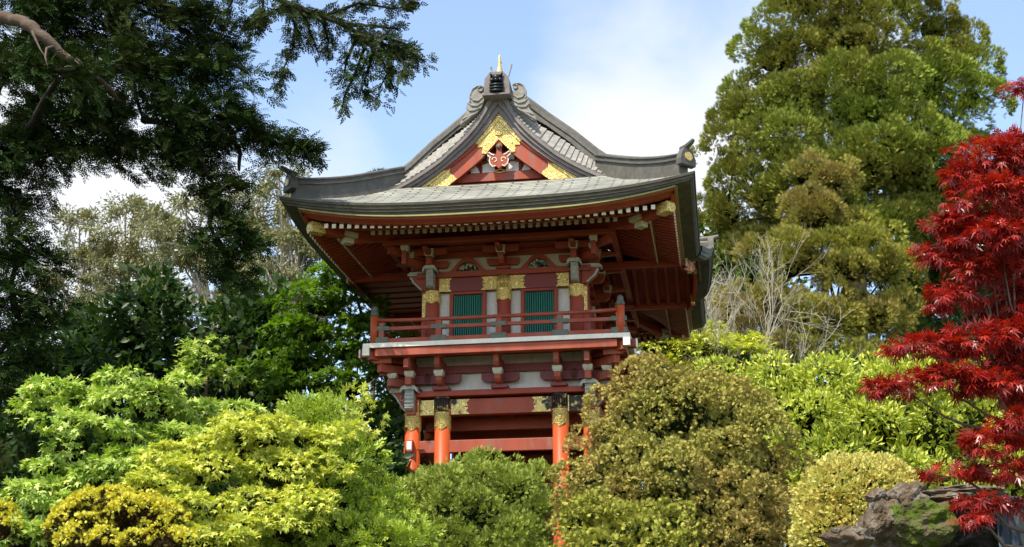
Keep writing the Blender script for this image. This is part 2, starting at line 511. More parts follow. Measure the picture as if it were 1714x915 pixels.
# head beams with gilded end fittings
hb = MB(); hb.box(-2.0, 2.0, -.10, .10, 5.285, 5.612); hbo = B(hb, 'head_beam', M['brick'], bevel=.01)
def fitting(u0, u1, v, z0, z1, tip, name, m, parent, t=.014):
    """gilded sheet on a beam: square at the pillar, swallow-tailed at the other end"""
    zc = (z0 + z1) / 2; h = (z1 - z0) / 2; d = (u1 - u0)
    e = u1 if tip > 0 else u0
    o = u0 if tip > 0 else u1
    q = -.11 * abs(d) * tip * 1.6
    prof = [(o, z0), (e, z0), (e + q * 1.1, z0 + h * .45), (e + q * .55, zc - h * .12), (e + q * 1.9, zc), (e + q * .55, zc + h * .12), (e + q * 1.1, z1 - h * .45), (e, z1), (o, z1)]
    f = MB(); f.prism(prof, 'v', v - t, v)
    ho = B(f, name, m, parent, bevel=.004)
    return ho
for s in (-1, 1):
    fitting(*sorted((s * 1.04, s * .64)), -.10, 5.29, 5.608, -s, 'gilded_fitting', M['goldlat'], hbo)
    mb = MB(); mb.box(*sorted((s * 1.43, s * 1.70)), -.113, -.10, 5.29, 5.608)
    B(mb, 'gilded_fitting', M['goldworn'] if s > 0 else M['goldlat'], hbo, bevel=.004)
    for q in (1.415, 1.74):
        mb = MB(); mb.box(s * q - .012, s * q + .012, -.118, -.1005, 5.287, 5.61); B(mb, 'gilded_edge', M['gold'], hbo)
hb = MB(); hb.box(-2.0, 2.0, DV - .10, DV + .10, 5.285, 5.612); B(hb, 'head_beam', M['brick'], bevel=.01)
for s in (-1, 1):
    hb = MB(); hb.box(s * HL - .098, s * HL + .098, -.25, DV + .25, 5.288, 5.609); B(hb, 'head_beam', M['brick'], bevel=.01)
# plate beam ring
pb = MB(); pb.box(-2.08, 2.08, -.21, .21, 5.664, 5.782); pb.box(-2.08, 2.08, DV - .21, DV + .21, 5.664, 5.782)
for s in (-1, 1):
    pb.box(s * HL - .21, s * HL + .21, .21, DV - .21, 5.664, 5.782)
B(pb, 'plate_beam', M['red'], bevel=.01)
# inner ceiling and a few inner beams of the passage
mb = MB(); mb.box(-1.85, 1.85, .1, DV - .1, 5.70, 5.74); B(mb, 'passage_ceiling', M['shade_red'])
for v in (.75, 1.75, 3.2, 4.65):
    mb = MB(); mb.box(-1.75, 1.75, v - .07, v + .07, 5.1, 5.35)
    B(mb, 'inner_beam', M['shade_red'])
    mb = MB(); mb.box(-.16, .16, v - .06, v + .06, 5.35, 5.7); mb.box(-.32, .32, v - .05, v + .05, 5.53, 5.65); B(mb, 'inner_strut', M['red'])
mb = MB(); mb.box(-1.82, 1.82, 3.9, 3.96, 2.3, 5.1); B(mb, 'inner_door_wall', M['shade_red'])

# carved nosings at the corner pillars
def front_nosing(u, v, zt, zb, w, name='beam_nosing', parent=gate, sgn=-1):
    mb = MB(); d = sgn
    body = [(v + d * .05, zb), (v + d * .20, zb + .01), (v + d * .27, zb + .05)]
    k = 5                                                        # ribbed front
    for i in range(k):
        z0 = zb + .06 + (zt - zb - .14) * i / k; z1 = zb + .06 + (zt - zb - .14) * (i + 1) / k
        fo = .24 + .03 * sin(pi * i / k)
        body += [(v + d * fo, z0 + .004), (v + d * (fo + .03), (z0 + z1) / 2), (v + d * fo, z1 - .004)]
    body += [(v + d * .05, zt - .08)]
    mb.prism(body, 'u', u - w / 2, u + w / 2)
    cap = []
    for i in range(9):
        a = pi * i / 8
        cap.append((u - cos(a) * w * 1.02, zt - .11 + sin(a) * .11 if 0 < i < 8 else zt - .16))
    cap += [(u + w * .86, zt - .15), (u + w * .7, zt - .10), (u - w * .7, zt - .10), (u - w * .86, zt - .15)]
    mb.prism(cap, 'v', *sorted((v + d * .03, v + d * .33)))
    return B(mb, name, M['stone_cap'], parent, bevel=.008)
def side_nosing(s, v, u, zt, zb, name='beam_nosing', scale=1.0):
    mb = MB()
    L_ = .40 * scale
    top = zt - .09
    prof = [(u, zb), (u + s * .05, zb), (u + s * .12, zb + .07), (u + s * .17, zb + .10), (u + s * .2, zb + .2), (u + s * .28, top - .1), (u + s * .34, top - .03), (u + s * L_, top - .02), (u + s * L_, top), (u, top)]
    mb.prism(prof, 'v', v - .09, v + .09, 0)
    mb.prism([(u, top + .002), (u + s * (L_ + .02), top + .002), (u + s * (L_ + .03), top + .04), (u + s * (L_ - .03), zt), (u, zt)], 'v', v - .12, v + .12, 1)
    edge = [(u + s * .05, v - .1, zb + .02), (u + s * .12, v - .1, zb + .09), (u + s * .2, v - .1, zb + .22), (u + s * .28, v - .1, top - .09), (u + s * .35, v - .1, top - .02)]
    mb.tube(edge, .022, 6, 1)
    sp = []
    for i in range(16):
        a = i / 15 * 2 * pi * 1.25; r = .085 * (1 - i / 17)
        sp.append((u + s * (.13 - r * cos(a) * .9), v - .1, top - .13 + r * sin(a)))
    mb.tube(sp, .014, 5, 1)
    return B(mb, name, [M['brick'], M['stone_cap']], bevel=.004)
for s in (-1, 1):
    front_nosing(s * 1.88, -.10, 5.885, 5.36, .19)
    front_nosing(s * 1.88, DV + .10, 5.885, 5.36, .19, sgn=1)
    side_nosing(s, 0, s * 1.95, 5.88, 5.36)
    side_nosing(s, DV, s * 1.95, 5.88, 5.36)

# ---- wall under the balcony
mb = MB(); mb.box(-1.86, 1.86, .05, .12, 5.782, 6.56); B(mb, 'plaster_panel', M['plaster'])
mb = MB(); mb.box(-1.86, 1.86, DV - .12, DV - .05, 5.782, 6.56); B(mb, 'plaster_panel', M['plaster'])
for s in (-1, 1):
    mb = MB(); mb.box(*sorted((s * 1.80, s * 1.87)), .12, DV - .12, 5.782, 6.56); B(mb, 'plaster_panel', M['plaster'])
mb = MB(); mb.box(-2.0, 2.0, -.07, .05, 6.175, 6.34); mb.box(-2.0, 2.0, DV - .05, DV + .07, 6.175, 6.34)
for s in (-1, 1):
    mb.box(s * 1.87 - .06, s * 1.87 + .06, .05, DV - .05, 6.177, 6.338)
B(mb, 'wall_beam', M['maroon'], bevel=.008)

def arm_profile(c, half, z0, z1, r=.09):
    """boat-shaped bracket arm: flat top, rounded lower ends"""
    P = [(c - half, z1)]
    for i in range(5):
        a = pi + (pi / 2) * i / 4
        P.append((c - half + r + r * cos(a), z0 + r + r * sin(a)))
    for i in range(5):
        a = 1.5 * pi + (pi / 2) * i / 4
        P.append((c + half - r + r * cos(a), z0 + r + r * sin(a)))
    P.append((c + half, z1))
    return P
def block(mb, u, v, z0, z1, w, m=0, d=None):
    """bearing block, its lower half drawn in"""
    d = d or w
    zc = z0 + (z1 - z0) * .5; h = w / 2; k = w * .36; e = d / 2; g = d * .36
    p = [(u - k, v - g, z0), (u + k, v - g, z0), (u + k, v + g, z0), (u - k, v + g, z0),
         (u - h, v - e, zc), (u + h, v - e, zc), (u + h, v + e, zc), (u - h, v + e, zc),
         (u - h, v - e, z1), (u + h, v - e, z1), (u + h, v + e, z1), (u - h, v + e, z1)]
    f = [(0, 3, 2, 1), (8, 9, 10, 11)]
    for a in (0, 4):
        for i in range(4):
            j = (i + 1) % 4
            f.append((a + i, a + j, a + 4 + j, a + 4 + i))
    mb.add(p, f, m)
def swap(mb, sgn, c):
    """turn shapes built for the front (reaching towards -v) to a side: u -> along, v -> across"""
    mb.v = [(sgn * (c - v_), u_, z) for (u_, v_, z) in mb.v]
def flip(mb):
    mb.v = [(u_, DV - v_, z) for (u_, v_, z) in mb.v]

def lower_bracket(u):
    w = MB(); a = MB(); k = MB()
    w.prism(arm_profile(u, .40, 5.95, 6.145, .08), 'v', -.13, -.07)
    w.box(u - .28, u - .13, -.145, -.07, 6.147, 6.175); w.box(u + .13, u + .28, -.145, -.07, 6.147, 6.175)
    w.box(u - .17, u + .17, -.30, .04, 5.784, 5.86)
    a.prism([(.04, 5.86), (-.33, 5.86), (-.42, 5.885), (-.47, 5.94), (-.48, 6.03), (.04, 6.03)], 'u', u - .066, u + .066)
    block(k, u, -.42, 6.032, 6.158, .20)
    a.prism([(.04, 6.16), (-.55, 6.16), (-.63, 6.19), (-.67, 6.25), (-.68, 6.40), (.04, 6.40)], 'u', u - .055, u + .055)
    a.prism([(u - .09, 6.40), (u + .09, 6.40), (u + .13, 6.47), (u + .13, 6.545), (u - .13, 6.545), (u - .13, 6.47)], 'v', -.80, -.45)
    return w, a, k
bracket_u = [-1.86, -1.235, 0.0, 1.235, 1.86]
bracket_v = [.55, 1.75, 3.2, 4.65, 5.85]
def place_bracket(fn, u, how):
    w, a, k = fn(u)
    for q in (w, a, k):
        how(q)
    o = B(a, 'bracket', M['brick'] if fn is lower_bracket else M['shade_red'], bevel=.006)
    B(w, 'bracket_arm', M['maroon'] if fn is lower_bracket else M['shade_red'], o, bevel=.006)
    B(k, 'bearing_block', M['cream'], o, bevel=.006)
for u in bracket_u:
    place_bracket(lower_bracket, u, lambda q: None)
    place_bracket(lower_bracket, u, flip)
for v in bracket_v:
    for s in (-1, 1):
        place_bracket(lower_bracket, v, lambda q, s=s: swap(q, s, HL))
# plaster panels of shaped outline between the wall arms already show behind; corner brackets run out diagonally
for su in (-1, 1):
    for sv in (-1, 1):
        v0 = 0 if sv < 0 else DV
        a = MB(); k = MB()
        for (r0, r1, zb, zt) in ((.0, .62, 5.86, 6.03), (.0, .86, 6.13, 6.31), (.0, 1.10, 6.36, 6.53)):
            d = Vector((su, sv, 0)).normalized()
            a.obox(Vector((su * HL, v0, zt)) + d * r0, Vector((su * HL, v0, zt)) + d * r1, .15, zt - zb)
        for r, z in ((.52, 6.032), (.78, 6.312)):
            block(k, su * HL + su * r * .707, v0 + sv * r * .707, z, z + .1, .2)
        o = B(a, 'corner_bracket', M['brick'], bevel=.012)
        B(k, 'bearing_block', M['cream'], o, bevel=.006)
        for (du, dv, L_) in ((1, 0, .55), (0, 1, .55)):
            a = MB()
            a.obox((su * HL, v0, 6.03), (su * (HL + du * L_), v0 + sv * dv * L_, 6.03), .13, .17)
            a.obox((su * HL, v0, 6.36), (su * (HL + du * .75), v0 + sv * dv * .75, 6.36), .11, .18)
            B(a, 'bracket', M['brick'], bevel=.01)

# ---- balcony
BH = 2.763; BF = -.89          # half width, front edge
BB = DV - BF                    # back edge
mb = MB(); mb.box(-BH, BH, BF, BB, 6.60, 6.682); deck = B(mb, 'balcony_deck', M['white'], bevel=.008)
mb = MB(); mb.box(-BH + .01, BH - .01, BF - .006, BF + .02, 6.585, 6.6)
B(mb, 'edge_moulding', M['white'], deck)
for s in (-1, 1):
    for c0, c1 in ((BF - .012, BF + .12), (BB - .12, BB + .012)):
        mb = MB(); mb.box(s * (BH - .07) - .07, s * (BH - .07) + .07, c0, c1, 6.42, 6.598); B(mb, 'corner_plate', M['white'], deck, bevel=.006)
for v0, v1, h in ((BF + .02, BF + .2, 1), (BB - .2, BB - .02, 1)):
    mb = MB(); mb.box(-2.50, 2.50, min(v0, v1), max(v0, v1), 6.405, 6.56); B(mb, 'balcony_beam', M['brick'], deck, bevel=.01)
    mb = MB(); mb.box(-2.42, 2.42, v0 + .03, v1 - .03, 6.56, 6.598); B(mb, 'shadow_board', M['shade_red'], deck)
for s in (-1, 1):
    mb = MB(); mb.box(*sorted((s * 2.50, s * 2.66)), BF + .2, BB - .2, 6.405, 6.56); B(mb, 'balcony_beam', M['brick'], deck, bevel=.01)
    for v0, sv in ((-.62, -1), (DV + .62, 1)):
        mb = MB()
        mb.box(*sorted((s * 2.2, s * 2.86)), v0 - .08, v0 + .08, 6.43, 6.595, 0)
        mb.box(*sorted((s * 2.862, s * 2.895)), v0 - .09, v0 + .09, 6.42, 6.605, 1)
        mb.prism([(s * 2.2, 6.3), (s * 2.55, 6.3), (s * 2.66, 6.36), (s * 2.68, 6.428), (s * 2.2, 6.428)], 'v', v0 - .06, v0 + .06, 0)
        B(mb, 'balcony_corner_beam', [M['brick'], M['white']], deck, bevel=.01)
mb = MB(); mb.box(-2.48, 2.48, BF + .2, .05, 6.562, 6.597); mb.box(-2.48, 2.48, DV - .05, BB - .2, 6.562, 6.597)
for s in (-1, 1):
    mb.box(*sorted((s * 1.87, s * 2.48)), .05, DV - .05, 6.562, 6.597)
B(mb, 'balcony_soffit', M['shade_red'], deck)

# ---- railing
RU = 2.575; RF = -.71; RB = DV - RF
rail = MB()
def rail_run(p0, p1, horizontal):
    top = MB(); mid = MB(); bot = MB()
    a = Vector(p0); b = Vector(p1)
    zt, zm, zb = 7.19, 7.02, 6.765
    n = 12
    top.tube([(*(a.lerp(b, i / n)), zt + .012 * (abs(2 * i / n - 1) ** 3)) if False else (a.lerp(b, i / n).x, a.lerp(b, i / n).y, zt + .025 * abs(2 * i / n - 1) ** 4) for i in range(n + 1)], .04, 10)
    mid.obox((a.x, a.y, zm + .04), (b.x, b.y, zm + .04), .06, .075)
    bot.obox((a.x, a.y, zb + .04), (b.x, b.y, zb + .04), .10, .10)
    r = B(bot, 'rail', M['brick'], bevel=.008)
    B(mid, 'middle_rail', M['brick'], r, bevel=.006); B(top, 'top_rail', M['brick'], r, smooth=True)
    d = (b - a).normalized()
    if horizontal:
        ts = [.1, 1.32, 2.585, 3.85, 5.05]
    else:
        L_ = (b - a).length; ts = [.1] + [L_ * i / 6 for i in range(1, 6)] + [L_ - .1]
    for i, t in enumerate(ts):
        q = a + d * t
        pm = MB(); w = .055 if i in (0, len(ts) - 1) else .062
        pm.box(q.x - w, q.x + w, q.y - w * .8, q.y + w * .8, 6.683, 7.155); B(pm, 'baluster', M['brick'], r, bevel=.006)
        sl = MB()
        for z, hh, ww in ((zm, .052, .05), (zb, .066, .066)):
            p0_ = q - d * .16; p1_ = q + d * .16
            sl.obox((p0_.x, p0_.y, z + hh), (p1_.x, p1_.y, z + hh), ww * 2, hh * 1.75)
        B(sl, 'bronze_sleeve', M['sleeve'], r)
rail_run((-RU + .06, RF), (RU - .06, RF), True)
rail_run((-RU + .06, RB), (RU - .06, RB), True)
for s in (-1, 1):
    rail_run((s * RU, RF + .06), (s * RU, RB - .06), False)
for s in (-1, 1):
    for v in (RF, RB):
        mb = MB(); mb.lathe([(.082, 6.683), (.082, 7.30)], (s * RU, v), 18)
        o = B(mb, 'corner_post', M['vermilion'], smooth=True)
        cp_ = MB(); cp_.lathe([(.086, 7.295), (.089, 7.36), (.074, 7.375), (.08, 7.40), (.06, 7.42), (.068, 7.455), (.06, 7.485), (.03, 7.52), (.005, 7.535)], (s * RU, v), 18)
        B(cp_, 'post_cap', M['sleeve'], o, smooth=True)

# ---- upper storey
UH = 1.57; UF = .31; UB = DV - .31
up_spots = [(-UH, UF), (0, UF), (UH, UF)] + [(s * UH, v) for v in (1.75, 4.65) for s in (-1, 1)] + [(-UH, UB), (0, UB), (UH, UB)]
for i, (u, v) in enumerate(up_spots):
    mb = MB(); mb.lathe([(.15, 6.683), (.148, 8.52)], (u, v), 22)
    p = B(mb, 'upper_pillar', M['red'], smooth=True)
    if i < 3:
        g_ = MB(); n = 26; vs_ = []; fs = []
        for k in range(n):
            a = 2 * pi * k / n
            low = 7.86 - .06 * abs(cos(2 * a))
            for r, z in ((.155, low), (.166, low + .03), (.168, 8.05), (.175, 8.065), (.175, 8.09), (.155, 8.1)):
                vs_.append((u + r * cos(a), v + r * sin(a), z))
        for k in range(n):
            k2 = (k + 1) % n
            for j in range(5):
                fs.append((k * 6 + j, k2 * 6 + j, k2 * 6 + j + 1, k * 6 + j + 1))
        g_.add(vs_, fs); B(g_, 'gilded_sheath', M['gold'], p, smooth=True)
        if i == 1:
            fl = MB()
            for k in range(22):
                a = 2 * pi * k / 22
                fl.tube([(u + .155 * cos(a), v + .155 * sin(a), 8.1), (u + .155 * cos(a), v + .155 * sin(a), 8.36)], .02, 6)
            B(fl, 'fluted_collar', M['gold'], p, smooth=True)
# walls
mb = MB(); mb.box(-1.5, 1.5, UF + .06, UF + .12, 6.683, 8.6); B(mb, 'plaster_panel', M['plaster'])
mb = MB(); mb.box(-1.5, 1.5, UB - .12, UB - .06, 6.683, 8.6); B(mb, 'plaster_panel', M['plaster'])
for s in (-1, 1):
    mb = MB(); mb.box(*sorted((s * (UH - .06), s * (UH - .0))), UF + .1, UB - .1, 6.683, 8.6); B(mb, 'side_wall', M['shade_red'])
    for v in (1.0, 3.2, 5.4):
        mb = MB(); mb.box(*sorted((s * UH, s * (UH + .03))), v - .4, v + .4, 6.9, 8.0); B(mb, 'side_panel', M['maroon'])
# sill and lintels
for vv, sg in ((UF, -1), (UB, 1)):
    mb = MB(); mb.box(-1.5, 1.5, *sorted((vv + sg * .03, vv - sg * .06)), 6.684, 6.80); B(mb, 'sill_beam', M['red'])
    mb = MB(); mb.box(-1.9, 1.9, *sorted((vv + sg * .155, vv - sg * .06)), 8.372, 8.50); B(mb, 'plate_beam', M['shade_red'], bevel=.01)
    mb = MB(); mb.box(-1.5, 1.5, *sorted((vv + sg * .075, vv - sg * .06)), 8.062, 8.37); li = B(mb, 'lintel', M['maroon'], bevel=.006)
    if sg < 0:
        for (u0, u1, tip) in ((-1.42, -1.14, 1), (-.50, -.15, -1), (.15, .50, 1), (1.13, 1.42, -1)):
            fitting(u0, u1, UF - .076, 8.066, 8.366, tip, 'gilded_fitting', M['gold'], li)
    # windows: frame, dark reveal, green slats
    for c in (-.79, .77):
        fr = MB(); y0, y1 = sorted((vv + sg * .05, vv - sg * .055))
        fr.box(c - .40, c - .32, y0, y1, 6.80, 8.06); fr.box(c + .32, c + .40, y0, y1, 6.80, 8.06)
        fr.box(c - .32, c + .32, y0, y1, 8.0, 8.06)
        w = B(fr, 'window_frame', M['red'], bevel=.006)
        dk = MB(); dk.box(c - .318, c + .318, *sorted((vv - sg * .05, vv - sg * .058)), 6.80, 8.0); B(dk, 'dark_opening', M['darkgap'], w)
        sl = MB()
        for k in range(13):
            x = c - .292 + .584 * k / 12
            sl.prism([(x - .020, vv - sg * .03), (x - .012, vv + sg * .012), (x + .012, vv + sg * .012), (x + .020, vv - sg * .03)], 'v', 0, 1)
        sl.v = [(a_, c_, 6.80 + b_ * 1.185) for (a_, b_, c_) in sl.v]
        B(sl, 'green_slats', M['green'], w)
# gilded strip on the flank of the front corner pillars
for s in (-1, 1):
    mb = MB(); mb.box(*sorted((s * 1.725, s * 1.80)), UF - .02, UF + .1, 7.45, 8.06); B(mb, 'gilded_strip', M['gold'], bevel=.004)
    mb = MB(); mb.box(*sorted((s * 1.71, s * 1.815)), UF - .01, UF + .12, 6.69, 8.36); B(mb, 'side_post', M['red'])
    fn = front_nosing(s * UH, UF - .10, 8.60, 8.11, .155)
    fn = front_nosing(s * UH, UB + .10, 8.60, 8.11, .155, sgn=1)
    for vv in (UF, UB):
        mb = MB()
        mb.prism([(s * 1.70, 8.10), (s * 1.80, 8.12), (s * 1.98, 8.27), (s * 2.06, 8.41), (s * 2.06, 8.45), (s * 1.70, 8.45)], 'v', vv - .09, vv + .09, 0)
        mb.prism([(s * 1.70, 8.452), (s * 2.12, 8.452), (s * 2.13, 8.49), (s * 2.06, 8.54), (s * 1.70, 8.54)], 'v', vv - .12, vv + .12, 1)
        mb.tube([(s * 1.80, vv - .1, 8.13), (s * 1.97, vv - .1, 8.28), (s * 2.05, vv - .1, 8.42)], .025, 6, 1)
        B(mb, 'beam_nosing', [M['shade_red'], M['stone_cap']], bevel=.004)

# ---- bracket zone under the eaves
def ring(name, m, half, v0, z0, z1, w, parent=gate, bevel=0):
    mb = MB(); v1 = DV - v0
    mb.box(-half - w / 2, half + w / 2, v0 - w / 2, v0 + w / 2, z0, z1); mb.box(-half - w / 2, half + w / 2, v1 - w / 2, v1 + w / 2, z0, z1)
    for s in (-1, 1):
        mb.box(s * half - w / 2, s * half + w / 2, v0 + w / 2, v1 - w / 2, z0, z1)
    return B(mb, name, m, parent, bevel=bevel)
ring('frieze_panel', M['cream'], UH - .02, UF + .02, 8.50, 8.88, .07)
ring('upper_wall', M['shade_red'], UH - .02, UF + .02, 8.88, 9.75, .075)
ring('wall_beam', M['shade_red'], UH, UF, 8.83, 8.97, .14, bevel=.008)
ring('wall_beam', M['shade_red'], UH, UF, 9.14, 9.28, .15, bevel=.008)
ring('purlin', M['shade_red'], UH + .42, UF - .42, 9.02, 9.12, .12, bevel=.008)
ring('eave_purlin', M['shade_red'], UH + .86, UF - .86, 8.92, 9.02, .13, bevel=.01)
mb = MB(); mb.box(-UH - .35, UH + .35, UF - .36, UF - .03, 8.975, 8.995); B(mb, 'bracket_soffit', M['shade_red'])
for c in (-.79, .77):
    mb = MB(); mb.box(c - .40, c + .40, UF - .13, UF - .105, 9.0, 9.09); B(mb, 'cream_panel', M['cream'])
    for q in (-1, 1):
        mb = MB(); mb.obox((c + q * .40, UF - .15, 9.12), (c + q * .27, UF - .15, 9.24), .03, .05); B(mb, 'cream_strut', M['cream'])
    # frog-leg strut with a carving in its arch
    def leg_out(x):
        return 8.515 + .30 * max(0, 1 - (abs(x) / .56) ** 2.2) ** .9
    P = []
    for i in range(21):
        x = -.42 + .84 * i / 20; P.append((c + x, 8.505 + .325 * (0.5 + .5 * cos(pi * min(1, abs(x) / .42))) ** .7))
    inner = []
    for i in range(13):
        x = .25 - .5 * i / 12; inner.append((c + x, 8.505 + .20 * sqrt(max(0, 1 - (x / .25) ** 2))))
    mb = MB(); mb.prism(P + inner, 'v', UF - .12, UF - .03)
    o = B(mb, 'frog_leg_strut', M['shade_red'])
    cv_ = MB()
    for k in range(26):
        a = rng.random() * pi; r = .2 * sqrt(rng.random())
        cv_.sphere((c + r * cos(a), UF - .06 - rng.random() * .03, 8.52 + r * sin(a) * .8), (.035, .03, .028), 8, int(rng.integers(0, 3)))
    B(cv_, 'carving', [M['green'], M['cream'], M['darkgap']], o, smooth=True)
def upper_bracket(u):
    w = MB(); a = MB(); k = MB()
    w.box(u - .15, u + .15, UF - .2, UF, 8.502, 8.56)
    w.prism(arm_profile(u, .36, 8.60, 8.76, .08), 'v', UF - .13, UF - .06)
    w.prism(arm_profile(u, .40, 8.80, 8.94, .07), 'v', UF - .47, UF - .39)
    a.prism([(UF, 8.56), (UF - .36, 8.56), (UF - .46, 8.62), (UF - .48, 8.74), (UF, 8.74)], 'u', u - .065, u + .065)
    block(k, u, UF - .42, 8.77, 8.93, .21)
    a.prism([(UF, 8.76), (UF - .85, 8.80), (UF - .92, 8.84), (UF, 8.98)], 'u', u - .055, u + .055)
    return w, a, k
for u in (-UH, 0, UH):
    place_bracket(upper_bracket, u, lambda q: None); place_bracket(upper_bracket, u, flip)
for v in (.55, 1.75, 3.2, 4.65, 5.85):
    for s in (-1, 1):
        w, a, k = upper_bracket(0)
        for q in (w, a, k):
            q.v = [(s * (UH - (v_ - UF)), u_ + v, z) for (u_, v_, z) in q.v]
        o = B(a, 'bracket', M['shade_red']); B(w, 'bracket_arm', M['shade_red'], o); B(k, 'bearing_block', M['cream'], o)
for su in (-1, 1):
    for sv, v0 in ((-1, UF), (1, UB)):
        a = MB(); k = MB(); d = Vector((su, sv, 0)).normalized(); c = Vector((su * UH, v0, 0))
        for (r1, zb, zt) in ((.7, 8.58, 8.74), (1.15, 8.76, 8.92)):
            a.obox(c + Vector((0, 0, zt)), c + d * r1 + Vector((0, 0, zt)), .14, zt - zb)
        block(k, c.x + d.x * .6, c.y + d.y * .6, 8.745, 8.87, .2)
        for du, dv in ((1, 0), (0, 1)):
            a.obox((c.x, c.y, 8.74), (c.x + su * du * .5, c.y + sv * dv * .5, 8.74), .12, .16)
        # outer pair of bracket ends, cream blocks on tall arms
        for r in (.46,):
            a.box(c.x + su * r - .05, c.x + su * r + .05, c.y + sv * .75 - .1, c.y + sv * .75 + .1, 8.50, 8.80)
            block(k, c.x + su * r, c.y + sv * .75, 8.80, 8.93, .17)
            k.box(c.x + su * r - .06, c.x + su * r + .06, c.y + sv * .75 - .06, c.y + sv * .75 + .06, 8.93, 9.06)
        o = B(a, 'corner_bracket', M['shade_red'], bevel=.01); B(k, 'bearing_block', M['cream'], o, bevel=.006)

# ---- eaves
EH, EV0, EV1 = 4.222, -2.35, DV + 2.35
LU, LV = EH, (EV1 - EV0) / 2
def lift_u(u): return .317 * min(1.1, abs(u) / LU) ** 3
def lift_v(v): return .317 * min(1.1, abs(v - CV) / LV) ** 5
KV0, KV1 = 1.55, 4.85            # the curved gable in the middle of each long side
def kara(v):
    t = (v - CV) / ((KV1 - KV0) / 2)
    return .62 * (.5 + .5 * cos(pi * max(-1, min(1, t))))
def R(d):
    return float(np.interp(d, [-.2, 0, .45, .9, 1.35, 1.75, 2.16, 2.68, 3.22, 3.67, 3.92, 4.222], [9.08, 9.167, 9.375, 9.62, 9.89, 10.17, 10.66, 11.22, 11.68, 11.98, 12.16, 12.28]))

def sweep_edge(path, prof, closed=False):
    """prof = (inward, dz) pairs carried along path = (point, inward unit vector)"""
    return [[(p[0] + n[0] * q[0], p[1] + n[1] * q[0], p[2] + q[1]) for q in prof] for p, n in path]
edge_prof = [(0, 0), (.008, -.055), (.03, -.06), (.036, -.115), (.058, -.12), (.064, -.175), (.09, -.18), (.098, -.235)]
side_prof = [(0, 0), (.008, -.055), (.03, -.06), (.05, -.12), (.10, -.17), (.36, -.22)]
side_trim = [(.36, -.221), (.363, -.25), (.42, -.25)]
def side_in(dz): return float(np.interp(-dz, [0, .06, .12, .17, .22, .27, .4], [0, .03, .05, .10, .36, .41, .5]))
def front_in(dz): return float(np.interp(-dz, [0, .055, .115, .175, .235, .27, .4], [0, .01, .036, .064, .098, .12, .3]))
trim_prof = [(.098, -.236), (.10, -.268), (.18, -.268)]
def edge_path(kind, a0, a1, n):
    out = []
    for i in range(n + 1):
        a = a0 + (a1 - a0) * i / n
        if kind == 'front': out.append(((a, EV0, R(0) + lift_u(a)), (0, 1)))
        if kind == 'back': out.append(((a, EV1, R(0) + lift_u(a)), (0, -1)))
        if kind == 'left': out.append(((-EH, a, R(0) + lift_v(a)), (1, 0)))
        if kind == 'right': out.append(((EH, a, R(0) + lift_v(a)), (-1, 0)))
    # mitre the corners
    return out
def mitred(kind, a0, a1, n, prof, m, name, parent, mitre0=True, mitre1=True):
    rows = []
    for p, nn in edge_path(kind, a0, a1, n):
        row = []
        for q in prof:
            x = p[0] + nn[0] * q[0]; y = p[1] + nn[1] * q[0]
            # shrink towards the middle so that neighbouring sides meet on the diagonal
            if kind in ('front', 'back'):
                x = p[0] * (1 - side_in(q[1]) / EH)
            else:
                mid = CV; k = (1 - front_in(q[1]) / LV) if (mitre0 and a0 < -1.9) or (mitre1 and a1 > DV + 1.9) else 1
                y = mid + (p[1] - mid) * k
            row.append((x, y, p[2] + q[1]))
        rows.append(row)
    mb = MB(); mb.grid(rows)
    return B(mb, name, m, parent, smooth=False)
roof_root = None
rows = []
def uv_sheet(name, rows, uvs, m, parent):
    mb = MB(); mb.grid(rows)
    o = B(mb, name, m, parent, smooth=True, recalc=False)
    me = o.data; ul = me.uv_layers.new(name='uv')
    flat = [q for r in uvs for q in r]
    for l in me.loops:
        ul.data[l.index].uv = flat[l.vertex_index]
    return o
ds = [0, .15, .3, .45, .6, .75, .9, 1.05, 1.2, 1.35, 1.5, 1.65, 1.78]
def skirt_row(kind, n):
    rows = []; uvs = []
    for d in ds:
        r = []; w = []
        sl = sum(sqrt((ds[i + 1] - ds[i]) ** 2 + (R(ds[i + 1]) - R(ds[i])) ** 2) for i in range(ds.index(d)))
        for i in range(n + 1):
            s = -1 + 2 * i / n
            k = (1 - d / 2.4) ** 2
            if kind in ('front', 'back'):
                u = s * (EH - d); v = EV0 + d if kind == 'front' else EV1 - d
                z = R(d) + .317 * abs(s) ** 3 * k; w.append((u, sl))
            else:
                v = CV + s * (LV - d); u = (EH - d) * (1 if kind == 'right' else -1)
                z = R(d) + .317 * abs(s) ** 5 * k; w.append((v, sl))
            r.append((u, v, z))
        rows.append(r); uvs.append(w)
    return rows, uvs
rws, uvs = skirt_row('front', 40)
roof = uv_sheet('roof', rws, uvs, M['shingle'], gate)
for kind, n in (('back', 40), ('left', 50), ('right', 50)):
    rws, uvs = skirt_row(kind, n); uv_sheet('roof_slope', rws, uvs, M['shingle'], roof)
